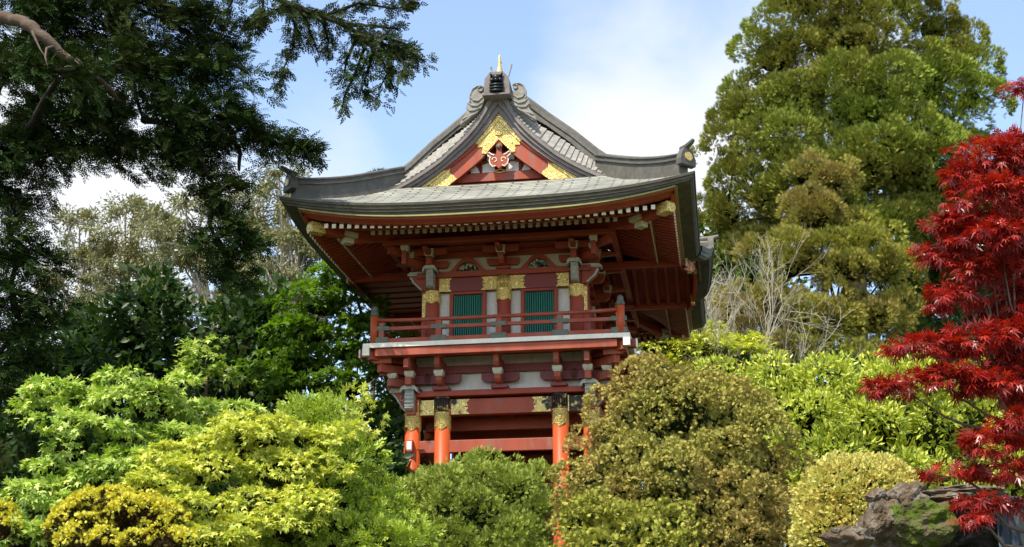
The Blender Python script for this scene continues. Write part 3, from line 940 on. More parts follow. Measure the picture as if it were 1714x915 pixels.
# upper slopes
for s in (-1, 1):
    dd = [1.75, 1.95, 2.16, 2.42, 2.68, 2.95, 3.22, 3.45, 3.67, 3.92, 4.222]
    vv_ = [-.15 + (DV + .3) * i / 20 for i in range(21)]
    rws = [[(s * (EH - d), v, R(d)) for v in vv_] for d in dd]
    uvs = [[(v, 2.1 + d * 1.4) for v in vv_] for d in dd]
    uv_sheet('roof_slope', rws, uvs, M['shingle'], roof)
mitred('front', -EH, EH, 40, edge_prof, M['fascia'], 'eave_edge', roof)
mitred('front', -EH, EH, 40, trim_prof, M['trim'], 'eave_trim', roof)
mitred('back', -EH, EH, 40, edge_prof, M['fascia'], 'eave_edge', roof)
mitred('back', -EH, EH, 40, trim_prof, M['trim'], 'eave_trim', roof)
for kind in ('left', 'right'):
    for a0, a1 in (((EV0, KV0), (KV1, EV1)) if kind == 'right' else ((EV0, EV1),)):
        mitred(kind, a0, a1, 20, side_prof, M['fascia_side'], 'eave_edge', roof)
        mitred(kind, a0, a1, 20, side_trim, M['trim'], 'eave_trim', roof)

# red eave beam behind the trim, soffit boards
def strip(kind, prof, m, name, segs):
    for a0, a1 in segs:
        mitred(kind, a0, a1, 24, prof, m, name, roof)
kay = [(.18, -.268), (.185, -.30), (.30, -.345), (.32, -.36), (.44, -.36)]
strip('front', kay, M['shade_red'], 'eave_beam', [(-EH, EH)]); strip('back', kay, M['shade_red'], 'eave_beam', [(-EH, EH)])
for k in ('left', 'right'):
    strip(k, [(.42, -.25), (.422, -.36), (.50, -.36)], M['red'], 'eave_beam', [(EV0, KV0), (KV1, EV1)] if k == 'right' else [(EV0, EV1)])
ZF0, ZF1 = 8.90, 9.07            # flying rafters: top at the tip, top at the inner beam
DF0, DF1 = .40, 1.02             # distance from the eave edge
ZB0, ZB1 = 8.935, 9.62            # base rafters: top at their tip and at the wall
DB0, DB1 = .88, 2.62
def soffit(kind, prof, m, name, segs):
    for a0, a1 in segs:
        rws = []
        n = 24
        for i in range(n + 1):
            a = a0 + (a1 - a0) * i / n
            row = []
            for d, z, lf in prof:
                if kind in ('front', 'back'):
                    u = a * (1 - d / EH); v = EV0 + d if kind == 'front' else EV1 - d
                    L_ = lift_u(a) * lf
                else:
                    full = (a0 < -1.9) or (a1 > DV + 1.9)
                    v = CV + (a - CV) * (1 - d / LV) if False else max(min(a, EV1 - d), EV0 + d)
                    u = (EH - d) * (1 if kind == 'right' else -1)
                    L_ = lift_v(a) * lf
                row.append((u, v, z + L_))
            rws.append(row)
        mb = MB(); mb.grid(rws); B(mb, name, m, roof)
sof = [(.44, 8.80 + .10, .85), (DF1, ZF1 + .004, .3), (DF1 + .002, ZB0 + .14, .3), (DB1, ZB1 + .004, 0)]
soffit('front', sof, M['shade_red'], 'soffit_boards', [(-EH, EH)]); soffit('back', sof, M['shade_red'], 'soffit_boards', [(-EH, EH)])
for k in ('left', 'right'):
    soffit(k, sof, M['shade_red'], 'soffit_boards', [(EV0, KV0), (KV1, EV1)])

def rafter_shape(mb, along, d0, d1, z0, z1, kind, w=.075, h=.085, tip=True, l0=0., l1=0.):
    def P(d, z, o):
        if kind == 'front': return (along + o, EV0 + d, z)
        if kind == 'back': return (along + o, EV1 - d, z)
        if kind == 'right': return (EH - d, along + o, z)
        return (-EH + d, along + o, z)
    a, b = w / 2, h
    v = [P(d0, z0 + l0 - b, -a), P(d0, z0 + l0 - b, a), P(d0, z0 + l0, a), P(d0, z0 + l0, -a), P(d1, z1 + l1 - b, -a), P(d1, z1 + l1 - b, a), P(d1, z1 + l1, a), P(d1, z1 + l1, -a)]
    mb.add(v, [(4, 5, 6, 7), (0, 1, 5, 4), (1, 2, 6, 5), (2, 3, 7, 6), (3, 0, 4, 7)], 0)
    e = .010
    t = [P(d0 - e, z0 + l0 - b - .003, -a - .003), P(d0 - e, z0 + l0 - b - .003, a + .003), P(d0 - e, z0 + l0 + .001, a + .003), P(d0 - e, z0 + l0 + .001, -a - .003),
         P(d0 + .02, z0 + l0 - b - .003, -a - .003), P(d0 + .02, z0 + l0 - b - .003, a + .003), P(d0 + .02, z0 + l0 + .001, a + .003), P(d0 + .02, z0 + l0 + .001, -a - .003)]
    mb.add(t, [(0, 1, 2, 3), (4, 5, 6, 7), (0, 1, 5, 4), (1, 2, 6, 5), (2, 3, 7, 6), (3, 0, 4, 7)], 1 if tip else 0)
NF, NB = 42, 33
for i in range(NF):
    u = -3.335 + 6.70 * i / (NF - 1)
    mb = MB(); hipd = EH - abs(u)
    L_ = .105 * (abs(u) / 3.35) ** 2.6
    rafter_shape(mb, u, .45, min(DF1 + .1, hipd + .05), 8.882, ZF1, 'front', l0=L_, l1=L_)
    B(mb, 'flying_rafter', [M['shade_red'], M['white']])
for i in range(NB):
    u = -2.48 + 5.05 * i / (NB - 1)
    mb = MB(); hipd = EH - abs(u)
    rafter_shape(mb, u, .95, min(DB1, hipd + .05), 8.935, 9.60, 'front', l0=.03 * (abs(u) / 2.5) ** 2, l1=0)
    B(mb, 'base_rafter', [M['shade_red'], M['cream']])
# the back row and the two flanks: rows of rafters seen only from below
def rafter_rows(kind, segs):
    for a0, a1 in segs:
        f = MB(); b = MB(); a = a0 + .08
        while a < a1:
            hipd = min(a - EV0, EV1 - a) if kind in ('left', 'right') else EH - abs(a)
            L_ = .105 * (lift_v(a) / .317 if kind in ('left', 'right') else (abs(a) / 3.35) ** 2.6)
            if hipd > .5:
                rafter_shape(f, a, .45, min(DF1 + .1, hipd + .03), 8.882, ZF1, kind, l0=L_, l1=L_)
            if hipd > 1.0:
                rafter_shape(b, a, .95, min(DB1, hipd + .03), 8.935, 9.60, kind)
            a += .1634
        if f.v: B(f, 'flying_rafter_row', [M['red'], M['white']])
        if b.v: B(b, 'base_rafter_row', [M['red'], M['cream']])
rafter_rows('left', [(EV0 + .7, KV0), (KV1, EV1 - .7)]); rafter_rows('right', [(EV0 + .7, KV0), (KV1, EV1 - .7)])
rafter_rows('back', [(-3.4, 3.4)])
# beam that carries the flying rafters, ends trimmed cream at the corners
mb = MB()
for s in (-1, 1):
    pass
kio = [(DB0 + .03, 8.955, .3), (DB0 + .03, 9.045, .3), (DB0 + .13, 9.045, .3)]
soffit('front', [(DB0 + .12, 8.94, .25), (DB0 + .02, 8.94, .25), (DB0 + .02, 9.03, .25)], M['shade_red'], 'rafter_beam', [(-EH, EH)])
soffit('back', [(DB0 + .12, 8.94, .25), (DB0 + .02, 8.94, .25), (DB0 + .02, 9.03, .25)], M['shade_red'], 'rafter_beam', [(-EH, EH)])
for k in ('left', 'right'):
    soffit(k, [(DB0 + .12, 8.94, .25), (DB0 + .02, 8.94, .25), (DB0 + .02, 9.03, .25)], M['red'], 'rafter_beam', [(EV0, KV0), (KV1, EV1)])
for su in (-1, 1):
    for sv, v0, ev in ((-1, UF, EV0), (1, UB, EV1)):
        # hip rafter in two tiers with a gilded end
        mb = MB()
        o1 = Vector((su * (EH - .52), ev - sv * .52, 9.06)); i1 = Vector((su * (EH - 1.5), ev - sv * 1.5, 9.10))
        i2 = Vector((su * UH, v0, 9.56)); o2 = Vector((su * (EH - 1.18), ev - sv * 1.18, 8.97))
        mb.obox(o1, i1, .19, .20); mb.obox(o2, i2, .17, .19)
        h = B(mb, 'hip_rafter', M['red'], bevel=.01)
        g_ = MB(); d = (o1 - i1).normalized()
        g_.obox(o1 + d * .02 + Vector((0, 0, .01)), o1 - d * .30 + Vector((0, 0, .01)), .215, .225)
        g_.tube([o1 + d * .03 + Vector((0, 0, -.10)), o1 - d * .02 + Vector((0, 0, -.10))], .12, 14)
        B(g_, 'gilded_cap', M['gold'], h, bevel=.012)
        c_ = MB()
        c_.obox(o2 + d * .16 + Vector((su * .0, 0, .0)), o2 - d * .05, .175, .195)
        B(c_, 'cream_end', M['cream'], h)
        # ends of the rafter beams, cut on the slant and painted cream
        c_ = MB()
        c_.obox((su * 2.86, ev - sv * 1.13, 8.975), (su * 3.10, ev - sv * .98, 9.0), .12, .09)
        c_.obox((su * (EH - 1.13), ev - sv * 1.40, 8.97), (su * (EH - 1.0), ev - sv * 1.14, 8.99), .12, .08)
        B(c_, 'cream_beam_end', M['cream'])

# ---- boarded bay in the middle of the left eave
mb = MB()
mb.box(-EH + .42, -UH - .05, KV0, KV1, 9.02, 9.06)
bay = B(mb, 'boarded_bay', M['red'])
for j in range(7):
    v = KV0 + .28 + j * .455
    mb = MB(); mb.obox((-EH + .42, v, 9.0), (-UH - .05, v, 9.018), .30, .05); B(mb, 'plank', M['red'], bay)
for v in (KV0 - .03, KV1 + .03):
    mb = MB(); mb.box(-EH + .35, -UH - .1, v - .06, v + .06, 8.80, 8.97); mb.box(-EH + .33, -EH + .37, v - .07, v + .07, 8.78, 8.98, 1); B(mb, 'bay_purlin', [M['red'], M['cream']], bay)
# ---- curved gable in the middle of the right eave
for s in (1,):
    n = 28
    vv_ = [KV0 - .02 + (KV1 - KV0 + .04) * i / n for i in range(n + 1)]
    zt = lambda v: R(0) + .72 * kara(v)
    def uo(v):
        t = (v - CV) / ((KV1 - KV0) / 2 + .03)
        return EH + .02 + .26 * max(0, 1 - t * t) ** .55
    UO = EH + .26
    ks = [0, .3, .8, 1.4]
    rws = [[(s * (uo(v) - q), v, zt(v) + .09 + q * .05) for v in vv_] for q in ks]
    uvs = [[(q, v) for v in vv_] for q in ks]
    k_ = uv_sheet('curved_gable', rws, uvs, M['copper'], gate)
    def edge(prof, m, name):
        mb = MB(); mb.grid([[(s * (uo(v) - q[0]), v, zt(v) + q[1]) for q in prof] for v in vv_]); return B(mb, name, m, k_)
    edge([(0, .09), (.012, -.03), (.035, -.035), (.047, -.12), (.07, -.125), (.10, -.17), (.38, -.20)], M['copper'], 'gable_edge')
    edge([(.38, -.20), (.385, -.235), (.42, -.235)], M['trim'], 'gable_trim')
    edge([(.42, -.20), (.42, -.44), (.49, -.44), (.49, -.20)], M['vermilion'], 'gable_board')
    for v in (KV0 + .35, KV1 - .35, CV):
        g_ = MB(); z = zt(v) - .45
        g_.box(*sorted((s * (uo(v) - .405), s * (uo(v) - .50))), v - .10, v + .10, z, z + .24); B(g_, 'gilded_fitting', M['gold'], k_, bevel=.01)
    # boarded ceiling inside
    mb = MB(); mb.grid([[(s * u, v, zt(v) - .22 + (UO - u) * .02) for v in vv_] for u in (UO - .44, UH + .05)]); B(mb, 'gable_ceiling', M['red'], k_)
    bt = MB()
    for j in range(9):
        u = UO - .62 - j * .25
        bt.grid([[(s * (u + q[0]), v, zt(v) + q[1]) for q in ((-.04, -.225), (-.04, -.29), (.04, -.29), (.04, -.225))] for v in vv_])
    B(bt, 'ceiling_battens', M['shade_red'], k_)
    for v in (KV0 - .03, KV1 + .03):
        mb = MB(); mb.box(*sorted((s * (EH - .35), s * (UH + .1))), v - .05, v + .05, 8.80, 8.96); B(mb, 'gable_purlin', M['red'], k_)
        mb = MB(); mb.box(*sorted((s * (EH - .30), s * (EH - .345))), v - .08, v + .08, 8.77, 8.985); B(mb, 'cream_end', M['cream'], k_)
    mb = MB(); mb.box(*sorted((s * (UH + .06), s * (UH + .08))), KV0, KV1, 8.8, 9.55); B(mb, 'inner_board', M['shade_red'], k_)
    # ridge on top, with an end tile
    rt = MB(); zr = zt(CV) + .06
    rt.box(*sorted((s * (UO - .04), s * (UO - 2.2))), CV - .10, CV + .10, zr, zr + .18); rt.tube([(s * (UO - .02), CV, zr + .19), (s * (UO - 2.2), CV, zr + .22)], .08, 10)
    r_ = B(rt, 'gable_ridge', M['copper'], k_)
    rt = MB(); rt.prism([(CV - .24, zr - .02), (CV + .24, zr - .02), (CV + .2, zr + .18), (CV + .11, zr + .31), (CV - .11, zr + .31), (CV - .2, zr + .18)], 'u', *sorted((s * (UO - .10), s * (UO + .04))))
    rt.tube([(s * (UO - .3), CV, zr + .30), (s * (UO + .02), CV, zr + .32), (s * (UO + .16), CV, zr + .36)], [.065, .065, .05], 10)
    B(rt, 'ridge_end_tile', M['copper'], r_, bevel=.01) if False else B(rt, 'ridge_end_tile', M['copper'], k_, bevel=.01)

# ---- front and back gable
barge_o = [(.0, 12.46), (.15, 12.285), (.27, 12.02), (.395, 11.765), (.60, 11.49), (.82, 11.26), (1.265, 10.84), (1.65, 10.575), (1.99, 10.375), (2.36, 10.185)]
barge_i = [(0.0, 11.905), (.15, 11.70), (.31, 11.48), (.52, 11.23), (.75, 11.01), (1.0, 10.795), (1.23, 10.62), (1.46, 10.45), (1.66, 10.315), (1.90, 10.17)]
hafu_o = [(0.0, 11.90), (.15, 11.70), (.31, 11.48), (.52, 11.23), (.75, 11.01), (1.0, 10.795), (1.23, 10.62), (1.46, 10.45), (1.66, 10.315), (1.90, 10.17)]
hafu_m = [(0.0, 11.73), (.14, 11.56), (.28, 11.39), (.46, 11.20), (.69, 10.99), (.94, 10.79), (1.14, 10.63), (1.34, 10.47), (1.52, 10.32), (1.70, 10.17)]
hafu_i = [(0.0, 11.285), (.12, 11.16), (.25, 11.01), (.38, 10.87), (.55, 10.72), (.72, 10.585), (.88, 10.45), (1.02, 10.345), (1.13, 10.265), (1.24, 10.185)]
tile_o = [(.10, 12.55), (.22, 12.36), (.36, 12.16), (.51, 11.97), (.70, 11.80), (.90, 11.64), (1.37, 11.29), (1.70, 11.01), (2.0, 10.77), (2.46, 10.42)]
def cut(line, z):
    return line
def band(mb, A, C, va, vc, s, m=0, thick=0):
    """a board between two curves; va / vc its depth at each curve; thick makes it solid"""
    n = len(A); vs_ = []; fs = []
    for (ua, za), (uc, zc) in zip(A, C):
        vs_ += [(s * ua, va, za), (s * uc, vc, zc), (s * uc, vc + thick, zc), (s * ua, va + thick, za)]
    for i in range(n - 1):
        o = i * 4; q = o + 4
        for a, b in ((0, 1), (1, 2), (2, 3), (3, 0)):
            fs.append((o + a, o + b, q + b, q + a))
    fs.append((0, 1, 2, 3)); fs.append(((n - 1) * 4 + 3, (n - 1) * 4 + 2, (n - 1) * 4 + 1, (n - 1) * 4))
    mb.add(vs_, fs, m)
def mixl(A, C, t):
    return [((1 - t) * a[0] + t * c[0], (1 - t) * a[1] + t * c[1]) for a, c in zip(A, C)]
def gable(front=True):
    T = (lambda mb: mb) if front else (lambda mb: (flip(mb), mb)[1])
    g0 = MB(); g0.prism([(-1.95, 10.05), (1.95, 10.05), (1.2, 10.62), (.4, 11.35), (0, 11.75), (-.4, 11.35), (-1.2, 10.62)], 'v', -.10, -.02)
    gw = B(T(g0), 'gable_wall', M['red'])
    # white plaster openings behind the strut, gold rosette, beams
    for (a, b, z0, z1) in ((-.40, -.10, 10.62, 10.82), (.10, .40, 10.62, 10.82), (-.66, -.46, 10.62, 10.76), (.46, .66, 10.62, 10.76), (-.95, -.74, 10.60, 10.68), (.74, .95, 10.60, 10.68), (-.30, -.05, 10.9, 11.05), (.05, .30, 10.9, 11.05)):
        w = MB(); q = .05 if b < 0 else -.05
        w.prism([(a, z0), (b, z0), (b - (.06 if b < 0 else 0), z1), ((a + b) / 2, z1 + .03), (a + (.06 if a > 0 else .0), z1 - .02)], 'v', -.182, -.10); B(T(w), 'plaster_panel', M['plaster'], gw)
    w = MB(); w.box(-1.3, 1.3, -.22, -.10, 10.40, 10.60); B(T(w), 'gable_beam', M['brick'], gw, bevel=.01)
    w = MB(); w.box(-.62, .62, -.16, -.10, 10.845, 10.90); w.box(-.06, .06, -.18, -.10, 10.60, 11.3); w.box(-.44, -.38, -.15, -.1, 10.60, 10.9); w.box(.38, .44, -.15, -.1, 10.60, 10.9)
    w.prism([(-.38, 10.60), (-.3, 10.60), (-.16, 10.70), (0, 10.86), (.16, 10.70), (.3, 10.6), (.38, 10.6), (.2, 10.8), (0, 10.93), (-.2, 10.8)], 'v', -.17, -.10)
    B(T(w), 'gable_strut', M['shade_red'], gw)
    w = MB(); w.tube([(-.07, -.235, 10.64), (-.10, -.235, 10.63), (-.10, -.235, 10.60), (0, -.235, 10.585), (.10, -.235, 10.60), (.10, -.235, 10.63), (0, -.235, 10.655), (-.07, -.235, 10.64)], .014, 6); B(T(w), 'gilded_ring', M['gold'], gw)
    for s in (-1, 1):
        # grey bargeboard: stepped mouldings
        mb = MB()
        m1 = mixl(barge_o, barge_i, .36); m2 = mixl(barge_o, barge_i, .68)
        band(mb, barge_o, m1, -.60, -.60, s, 0, .35)
        band(mb, [(u, z - .004) for u, z in m1], m2, -.545, -.545, s, 0, .3)
        band(mb, [(u, z - .004) for u, z in m2], barge_i, -.49, -.49, s, 0, .3)
        bo = B(T(mb), 'bargeboard', M['grey_wood'])
        # shingle strip on top of the verge, cut into boards
        st = MB()
        N = 30
        tt = np.linspace(0, len(barge_o) - 1, N)
        ii = np.arange(len(barge_o))
        bo_ = np.array(barge_o); to_ = np.array(tile_o)
        A = [(float(np.interp(t, ii, bo_[:, 0])), float(np.interp(t, ii, bo_[:, 1]))) for t in tt]
        C = [(float(np.interp(t, ii, to_[:, 0])), float(np.interp(t, ii, to_[:, 1]))) for t in tt]
        for i in range(N - 1):
            j = i + 1
            # every board laps over the next one below it
            a0, c0, a1, c1 = A[i], C[i], A[j], C[j]
            e = .018
            vs_ = [(s * a0[0], -.605, a0[1] + .004), (s * c0[0], -.15, c0[1] + .004), (s * c1[0], -.15 - e, c1[1] + .03), (s * a1[0], -.605 - e, a1[1] + .03),
                   (s * a1[0], -.60, a1[1] - .02), (s * c1[0], -.15, c1[1] - .02), (s * a0[0], -.56, a0[1] - .05), (s * c0[0], -.12, c0[1] - .05)]
            st.add(vs_, [(0, 1, 2, 3), (3, 2, 5, 4), (0, 3, 4, 6), (1, 7, 5, 2), (6, 4, 5, 7)])
        B(T(st), 'verge_shingles', M['verge'], bo)
        # ridge running down behind the verge
        rd = MB()
        pth = [(.30, 12.62), (.55, 12.42), (1.0, 12.02), (1.54, 11.58), (2.06, 11.09), (2.35, 10.86), (2.62, 10.72)]
        low = [(.26, 12.3), (.5, 12.05), (.95, 11.72), (1.48, 11.25), (2.0, 10.76), (2.28, 10.52), (2.54, 10.36)]
        band(rd, pth, low, .02, .02, s, 0, .34)
        rd.tube([(s * u, .19, z + .03) for u, z in pth], .085, 8)
        band(rd, [(u, z - .10) for u, z in pth], [(u, z - .15) for u, z in pth], -.01, -.01, s, 0, .4)
        B(T(rd), 'descending_ridge', M['copper'])
        # gilded strip and red inner bargeboard
        gs = MB(); band(gs, [(u, z - .003) for u, z in hafu_o], hafu_m, -.44, -.44, s, 0, .1)
        ii = np.arange(10)
        hb_ = MB(); band(hb_, [(u, z - .004) for u, z in hafu_m], hafu_i, -.40, -.40, s, 0, .1)
        hbo_ = B(T(hb_), 'inner_bargeboard', M['brick'])
        # the strip is gilded at the apex and the foot, red between
        for i0, i1, mm in ((0, 4, M['gold']), (3, 7, M['red']), (6, 10, M['gold'])):
            gs = MB(); off = 0 if mm is M['gold'] else .004
            band(gs, [(u, z - .003) for u, z in hafu_o[i0:i1]], hafu_m[i0:i1], -.44 + off, -.44 + off, s, 0, .1)
            B(T(gs), 'bargeboard_strip', mm, hbo_)
        # gilded foot plate
        fp = MB()
        fp.prism([(s * u, z) for u, z in ((1.70, 10.175), (1.52, 10.325), (1.34, 10.475), (1.16, 10.62), (1.07, 10.70), (1.09, 10.58), (.96, 10.47), (.93, 10.42), (1.02, 10.345), (1.13, 10.265), (1.24, 10.185))], 'v', -.415, -.401)
        B(T(fp), 'gilded_plate', M['gold'], hbo_)
    # apex plate with rosette
    ap = MB()
    ap.prism([(0, 11.725), (.28, 11.39), (.46, 11.19), (.47, 11.13), (.36, 11.13), (.37, 10.98), (.30, 10.96), (0, 11.29), (-.30, 10.96), (-.37, 10.98), (-.36, 11.13), (-.47, 11.13), (-.46, 11.19), (-.28, 11.39)], 'v', -.418, -.401)
    ap.tube([(0, -.45, 11.46), (0, -.41, 11.46)], .085, 18); ap.tube([(0, -.46, 11.46), (0, -.41, 11.46)], .05, 14)
    for sx in (-1, 1):
        ap.tube([(sx * .29, -.43, 11.2), (sx * .29, -.41, 11.2)], .028, 10)
    B(T(ap), 'gilded_apex', M['gold'], gw)
    # hanging gable pendant
    pe = MB()
    half = [(0, 10.62), (.07, 10.68), (.13, 10.66), (.19, 10.72), (.21, 10.80), (.19, 10.88), (.24, 10.92), (.27, 10.98), (.22, 11.0), (.16, 10.95), (.10, 10.93), (.06, 10.97), (.05, 11.05), (.07, 11.15), (.05, 11.24), (0, 11.28)]
    pe.prism([(u, z) for u, z in half] + [(-u, z) for u, z in half[::-1][1:-1]], 'v', -.39, -.33, 0)
    for sx in (-1, 1):
        pe.tube([(sx * u, -.395, z) for u, z in half[1:11]], .014, 6, 1)
        pe.tube([(sx * (.10 + .05 * cos(a)), -.395, 10.82 + .05 * sin(a)) for a in np.linspace(0, 4.6, 9)], .011, 5, 1)
    pe.sphere((0, -.40, 11.12), (.06, .05, .06), 10, 2)
    B(T(pe), 'gable_pendant', [M['brick'], M['white'], M['sleeve']], gw)
M['verge'] = mat('verge_boards', (.27, .25, .21), .8, var=.25, scale=6, bump=.2, bscale=20, col2=(.17, .155, .13), cover=(.45, .75))
gable(True)
gable(False)

# ---- main ridge, its end tiles, lightning-rod finial
mb = MB(); mb.box(-.17, .17, -.45, DV + .45, 12.2, 12.62); mb.box(-.22, .22, -.46, DV + .46, 12.60, 12.66)
mb.tube([(0, -.45, 12.69), (0, DV + .45, 12.69)], .11, 12)
ridge = B(mb, 'main_ridge', M['copper'])
def ridge_end(front=True):
    T = (lambda mb: mb) if front else (lambda mb: (flip(mb), mb)[1])
    mb = MB()
    out = [(-.27, 12.19), (-.27, 12.45), (-.255, 12.60), (-.19, 12.68), (-.15, 12.74), (0, 12.75), (.15, 12.74), (.20, 12.68), (.265, 12.60), (.30, 12.45), (.32, 12.17)]
    mb.prism(out, 'v', -.80, -.46)
    o = B(T(mb), 'ridge_end', M['grey_wood'], bevel=.02)
    mb = MB(); mb.prism([(-.29, 12.15), (.31, 12.15), (.31, 12.19), (-.29, 12.19)], 'v', -.86, -.47); B(T(mb), 'ridge_ledge', M['grey_wood'], o)
    # horned mask in dark bronze
    k = MB()
    k.prism([(-.12, 12.20), (-.12, 12.60), (-.06, 12.65), (.08, 12.65), (.15, 12.60), (.17, 12.2)], 'v', -.83, -.80)
    k.sphere((.015, -.86, 12.56), (.09, .06, .075), 12)
    k.sphere((-.075, -.85, 12.5), (.055, .05, .05), 10); k.sphere((.105, -.85, 12.5), (.055, .05, .05), 10)
    k.sphere((.015, -.88, 12.49), (.055, .05, .04), 10)
    k.tube([(-.09, -.84, 12.60), (-.105, -.85, 12.66), (-.125, -.85, 12.705)], [.03, .02, .004], 8); k.tube([(.12, -.84, 12.60), (.14, -.85, 12.66), (.155, -.85, 12.705)], [.03, .02, .004], 8)
    for z in (12.40, 12.33, 12.26):
        k.tube([(-.125, -.835, z), (-.06, -.87, z - .01), (.015, -.885, z - .012), (.09, -.87, z - .01), (.165, -.835, z)], .03, 8)
    B(T(k), 'bronze_mask', M['iron'], o, smooth=True)
    # carved fins on both flanks: curl above, flowing bands below
    for s in (-1, 1):
        f = MB()
        fin = [(.30, 12.20), (.33, 12.33), (.40, 12.29), (.42, 12.35), (.36, 12.39), (.33, 12.46), (.38, 12.50), (.47, 12.49), (.56, 12.44), (.62, 12.33), (.63, 12.18), (.70, 12.08), (.73, 11.98), (.69, 11.90), (.76, 11.80), (.84, 11.68), (.86, 11.58), (.78, 11.58), (.66, 11.70), (.50, 11.82), (.38, 11.98)]
        cx = .02
        f.prism([(s * (u - .02) + cx, z) for u, z in fin], 'v', -.66, -.50)
        cr = [(.38 + .07 * cos(a) * (1 - i * .03), 12.40 + .07 * sin(a) * (1 - i * .03)) for i, a in enumerate(np.linspace(3.6, -2.4, 12))]
        f.tube([(s * u + cx, -.665, z) for u, z in [(.62, 12.1), (.62, 12.28), (.56, 12.42), (.47, 12.475), (.38, 12.48)] + cr[3:]], .022, 6)
        for (a0, a1, a2, a3) in (((.36, 12.2), (.46, 12.12), (.56, 12.14), (.63, 12.24)), ((.36, 12.08), (.48, 12.0), (.60, 12.02), (.69, 12.10)), ((.42, 11.95), (.54, 11.90), (.64, 11.90), (.71, 11.98)), ((.46, 11.86), (.60, 11.78), (.70, 11.70), (.83, 11.60)), ((.56, 11.80), (.66, 11.77), (.74, 11.74), (.81, 11.70))):
            f.tube([(s * (q[0] - .02) + cx, -.665, q[1]) for q in (a0, a1, a2, a3)], [.014, .026, .026, .014], 6)
        B(T(f), 'carved_fin', M['verge'], o, bevel=.012)
    return o
e = ridge_end(True); ridge_end(False)
fi = MB()
fi.lathe([(.085, 12.74), (.075, 12.80), (.05, 12.90), (.045, 12.95), (.03, 13.0), (.028, 13.1), (.018, 13.2), (.004, 13.24)], (.05, -.62), 12)
fi.tube([(.02, -.62, 12.95), (.075, -.62, 13.03), (.03, -.62, 13.1), (.05, -.62, 13.2)], [.03, .03, .025, .012], 6)
B(fi, 'gilded_spire', M['gold'], e, smooth=True)
for (a, b) in (((-.09, 12.70), (-.14, 12.93)), ((.25, 12.68), (.315, 12.95))):
    fi = MB(); fi.tube([(a[0], -.62, a[1]), (b[0], -.62, b[1])], [.016, .022], 6); fi.sphere((b[0], -.62, b[1]), .025, 8); B(fi, 'side_spike', M['verge'], e)

# ---- corner ridges with end tiles
for su in (-1, 1):
    for sv in (-1, 1):
        f = (lambda v: v) if sv < 0 else (lambda v: DV - v)
        top = []
        for i in range(13):
            d = .22 + (2.05 - .22) * i / 12
            top.append((d, float(np.interp(d, [.22, .5, .8, 1.1, 1.4, 1.7, 2.05], [9.955, 10.034, 10.15, 10.285, 10.45, 10.626, 10.83])) + (.06 if d < .4 else 0) * 0))
        mb = MB()
        k = .7071
        for dz0, dz1, w in ((None, -.15, .11), (-.17, -.14, .15), (-.14, -.06, .10), (-.06, -.03, .13)):
            vs_ = []; fs = []
            for d, z in top:
                if dz0 is None: dzl = R(d) + .317 * (1 - d / 2.4) ** 2 - .06 - z
                else: dzl = dz0
                c = Vector((su * (EH - d), f(EV0 + d), 0)); n = Vector((k * w, k * w * (1 if su * (-sv if False else 1) > 0 else -1) * (1 if sv < 0 else -1), 0))
                for sgn, zz in ((-1, z + dzl), (-1, z + dz1), (1, z + dz1), (1, z + dzl)):
                    vs_.append((c.x + n.x * sgn, c.y + n.y * sgn, zz))
            for i in range(12):
                for a in range(4):
                    fs.append((i * 4 + a, i * 4 + (a + 1) % 4, (i + 1) * 4 + (a + 1) % 4, (i + 1) * 4 + a))
            fs += [(0, 1, 2, 3), (51, 50, 49, 48)]
            mb.add(vs_, fs)
        mb.tube([(su * (EH - d), f(EV0 + d), z - .04) for d, z in top], .06, 10)
        o = B(mb, 'corner_ridge', M['copper'])
        # end tile with gilded disc, roll on top that flicks up
        d, z = top[0]; c = Vector((su * (EH - d), f(EV0 + d), z)); dirv = Vector((su, (1 if sv > 0 else -1), 0)).normalized(); side = Vector((-dirv.y, dirv.x, 0))
        t_ = MB(); prof = [(-.2, -.30), (.2, -.30), (.21, -.18), (.16, -.05), (.10, .06), (-.10, .06), (-.16, -.05), (-.21, -.18)]
        A = [c + side * a + Vector((0, 0, b)) + dirv * .0 for a, b in prof]; Bp = [p + dirv * .14 for p in A]
        n = len(prof)
        t_.add(A + Bp, [tuple(range(n)), tuple(range(2 * n - 1, n - 1, -1))] + [(i, (i + 1) % n, (i + 1) % n + n, i + n) for i in range(n)])
        p0 = c + Vector((0, 0, .09)) - dirv * .05
        t_.tube([p0, p0 + dirv * .16 + Vector((0, 0, .01)), p0 + dirv * .30 + Vector((0, 0, .06)), p0 + dirv * .36 + Vector((0, 0, .10))], [.065, .062, .05, .035], 10)
        B(t_, 'end_tile', M['copper'], o, bevel=.012)
        g_ = MB(); q = c + dirv * .14 + Vector((0, 0, -.12))
        g_.tube([q, q + dirv * .025], .092, 18); B(g_, 'gilded_disc', M['gold'], o)

# box on the left front pillar
lampo = MB()
lampo.box(-.055, .055, -.09, 0, -.13, .05, 0)
lampo.prism([(0, -.131), (-.075, -.131), (-.06, -.18), (0, -.18)], 'u', -.05, .05, 1)
lampo.box(-.047, .047, -.098, -.089, -.11, .035, 2)
lo = lampo.build('pillar_lamp', [M['lampbox'], M['lampdark'], M['white']], bevel=.008)
cu, cv0 = -1.88, -.165
lo.location = (BX + cu * cos(ROT) - cv0 * sin(ROT), BY + cu * sin(ROT) + cv0 * cos(ROT), 4.68)
lo.rotation_euler = (0, 0, ROT)
tag(lo, 'small pale grey box lamp fixed to the front corner pillar of the gate', 'lamp')
# ------------------------------------------------------------------ foliage
def unit(a):
    return a / np.maximum(np.linalg.norm(a, axis=-1, keepdims=True), 1e-9)

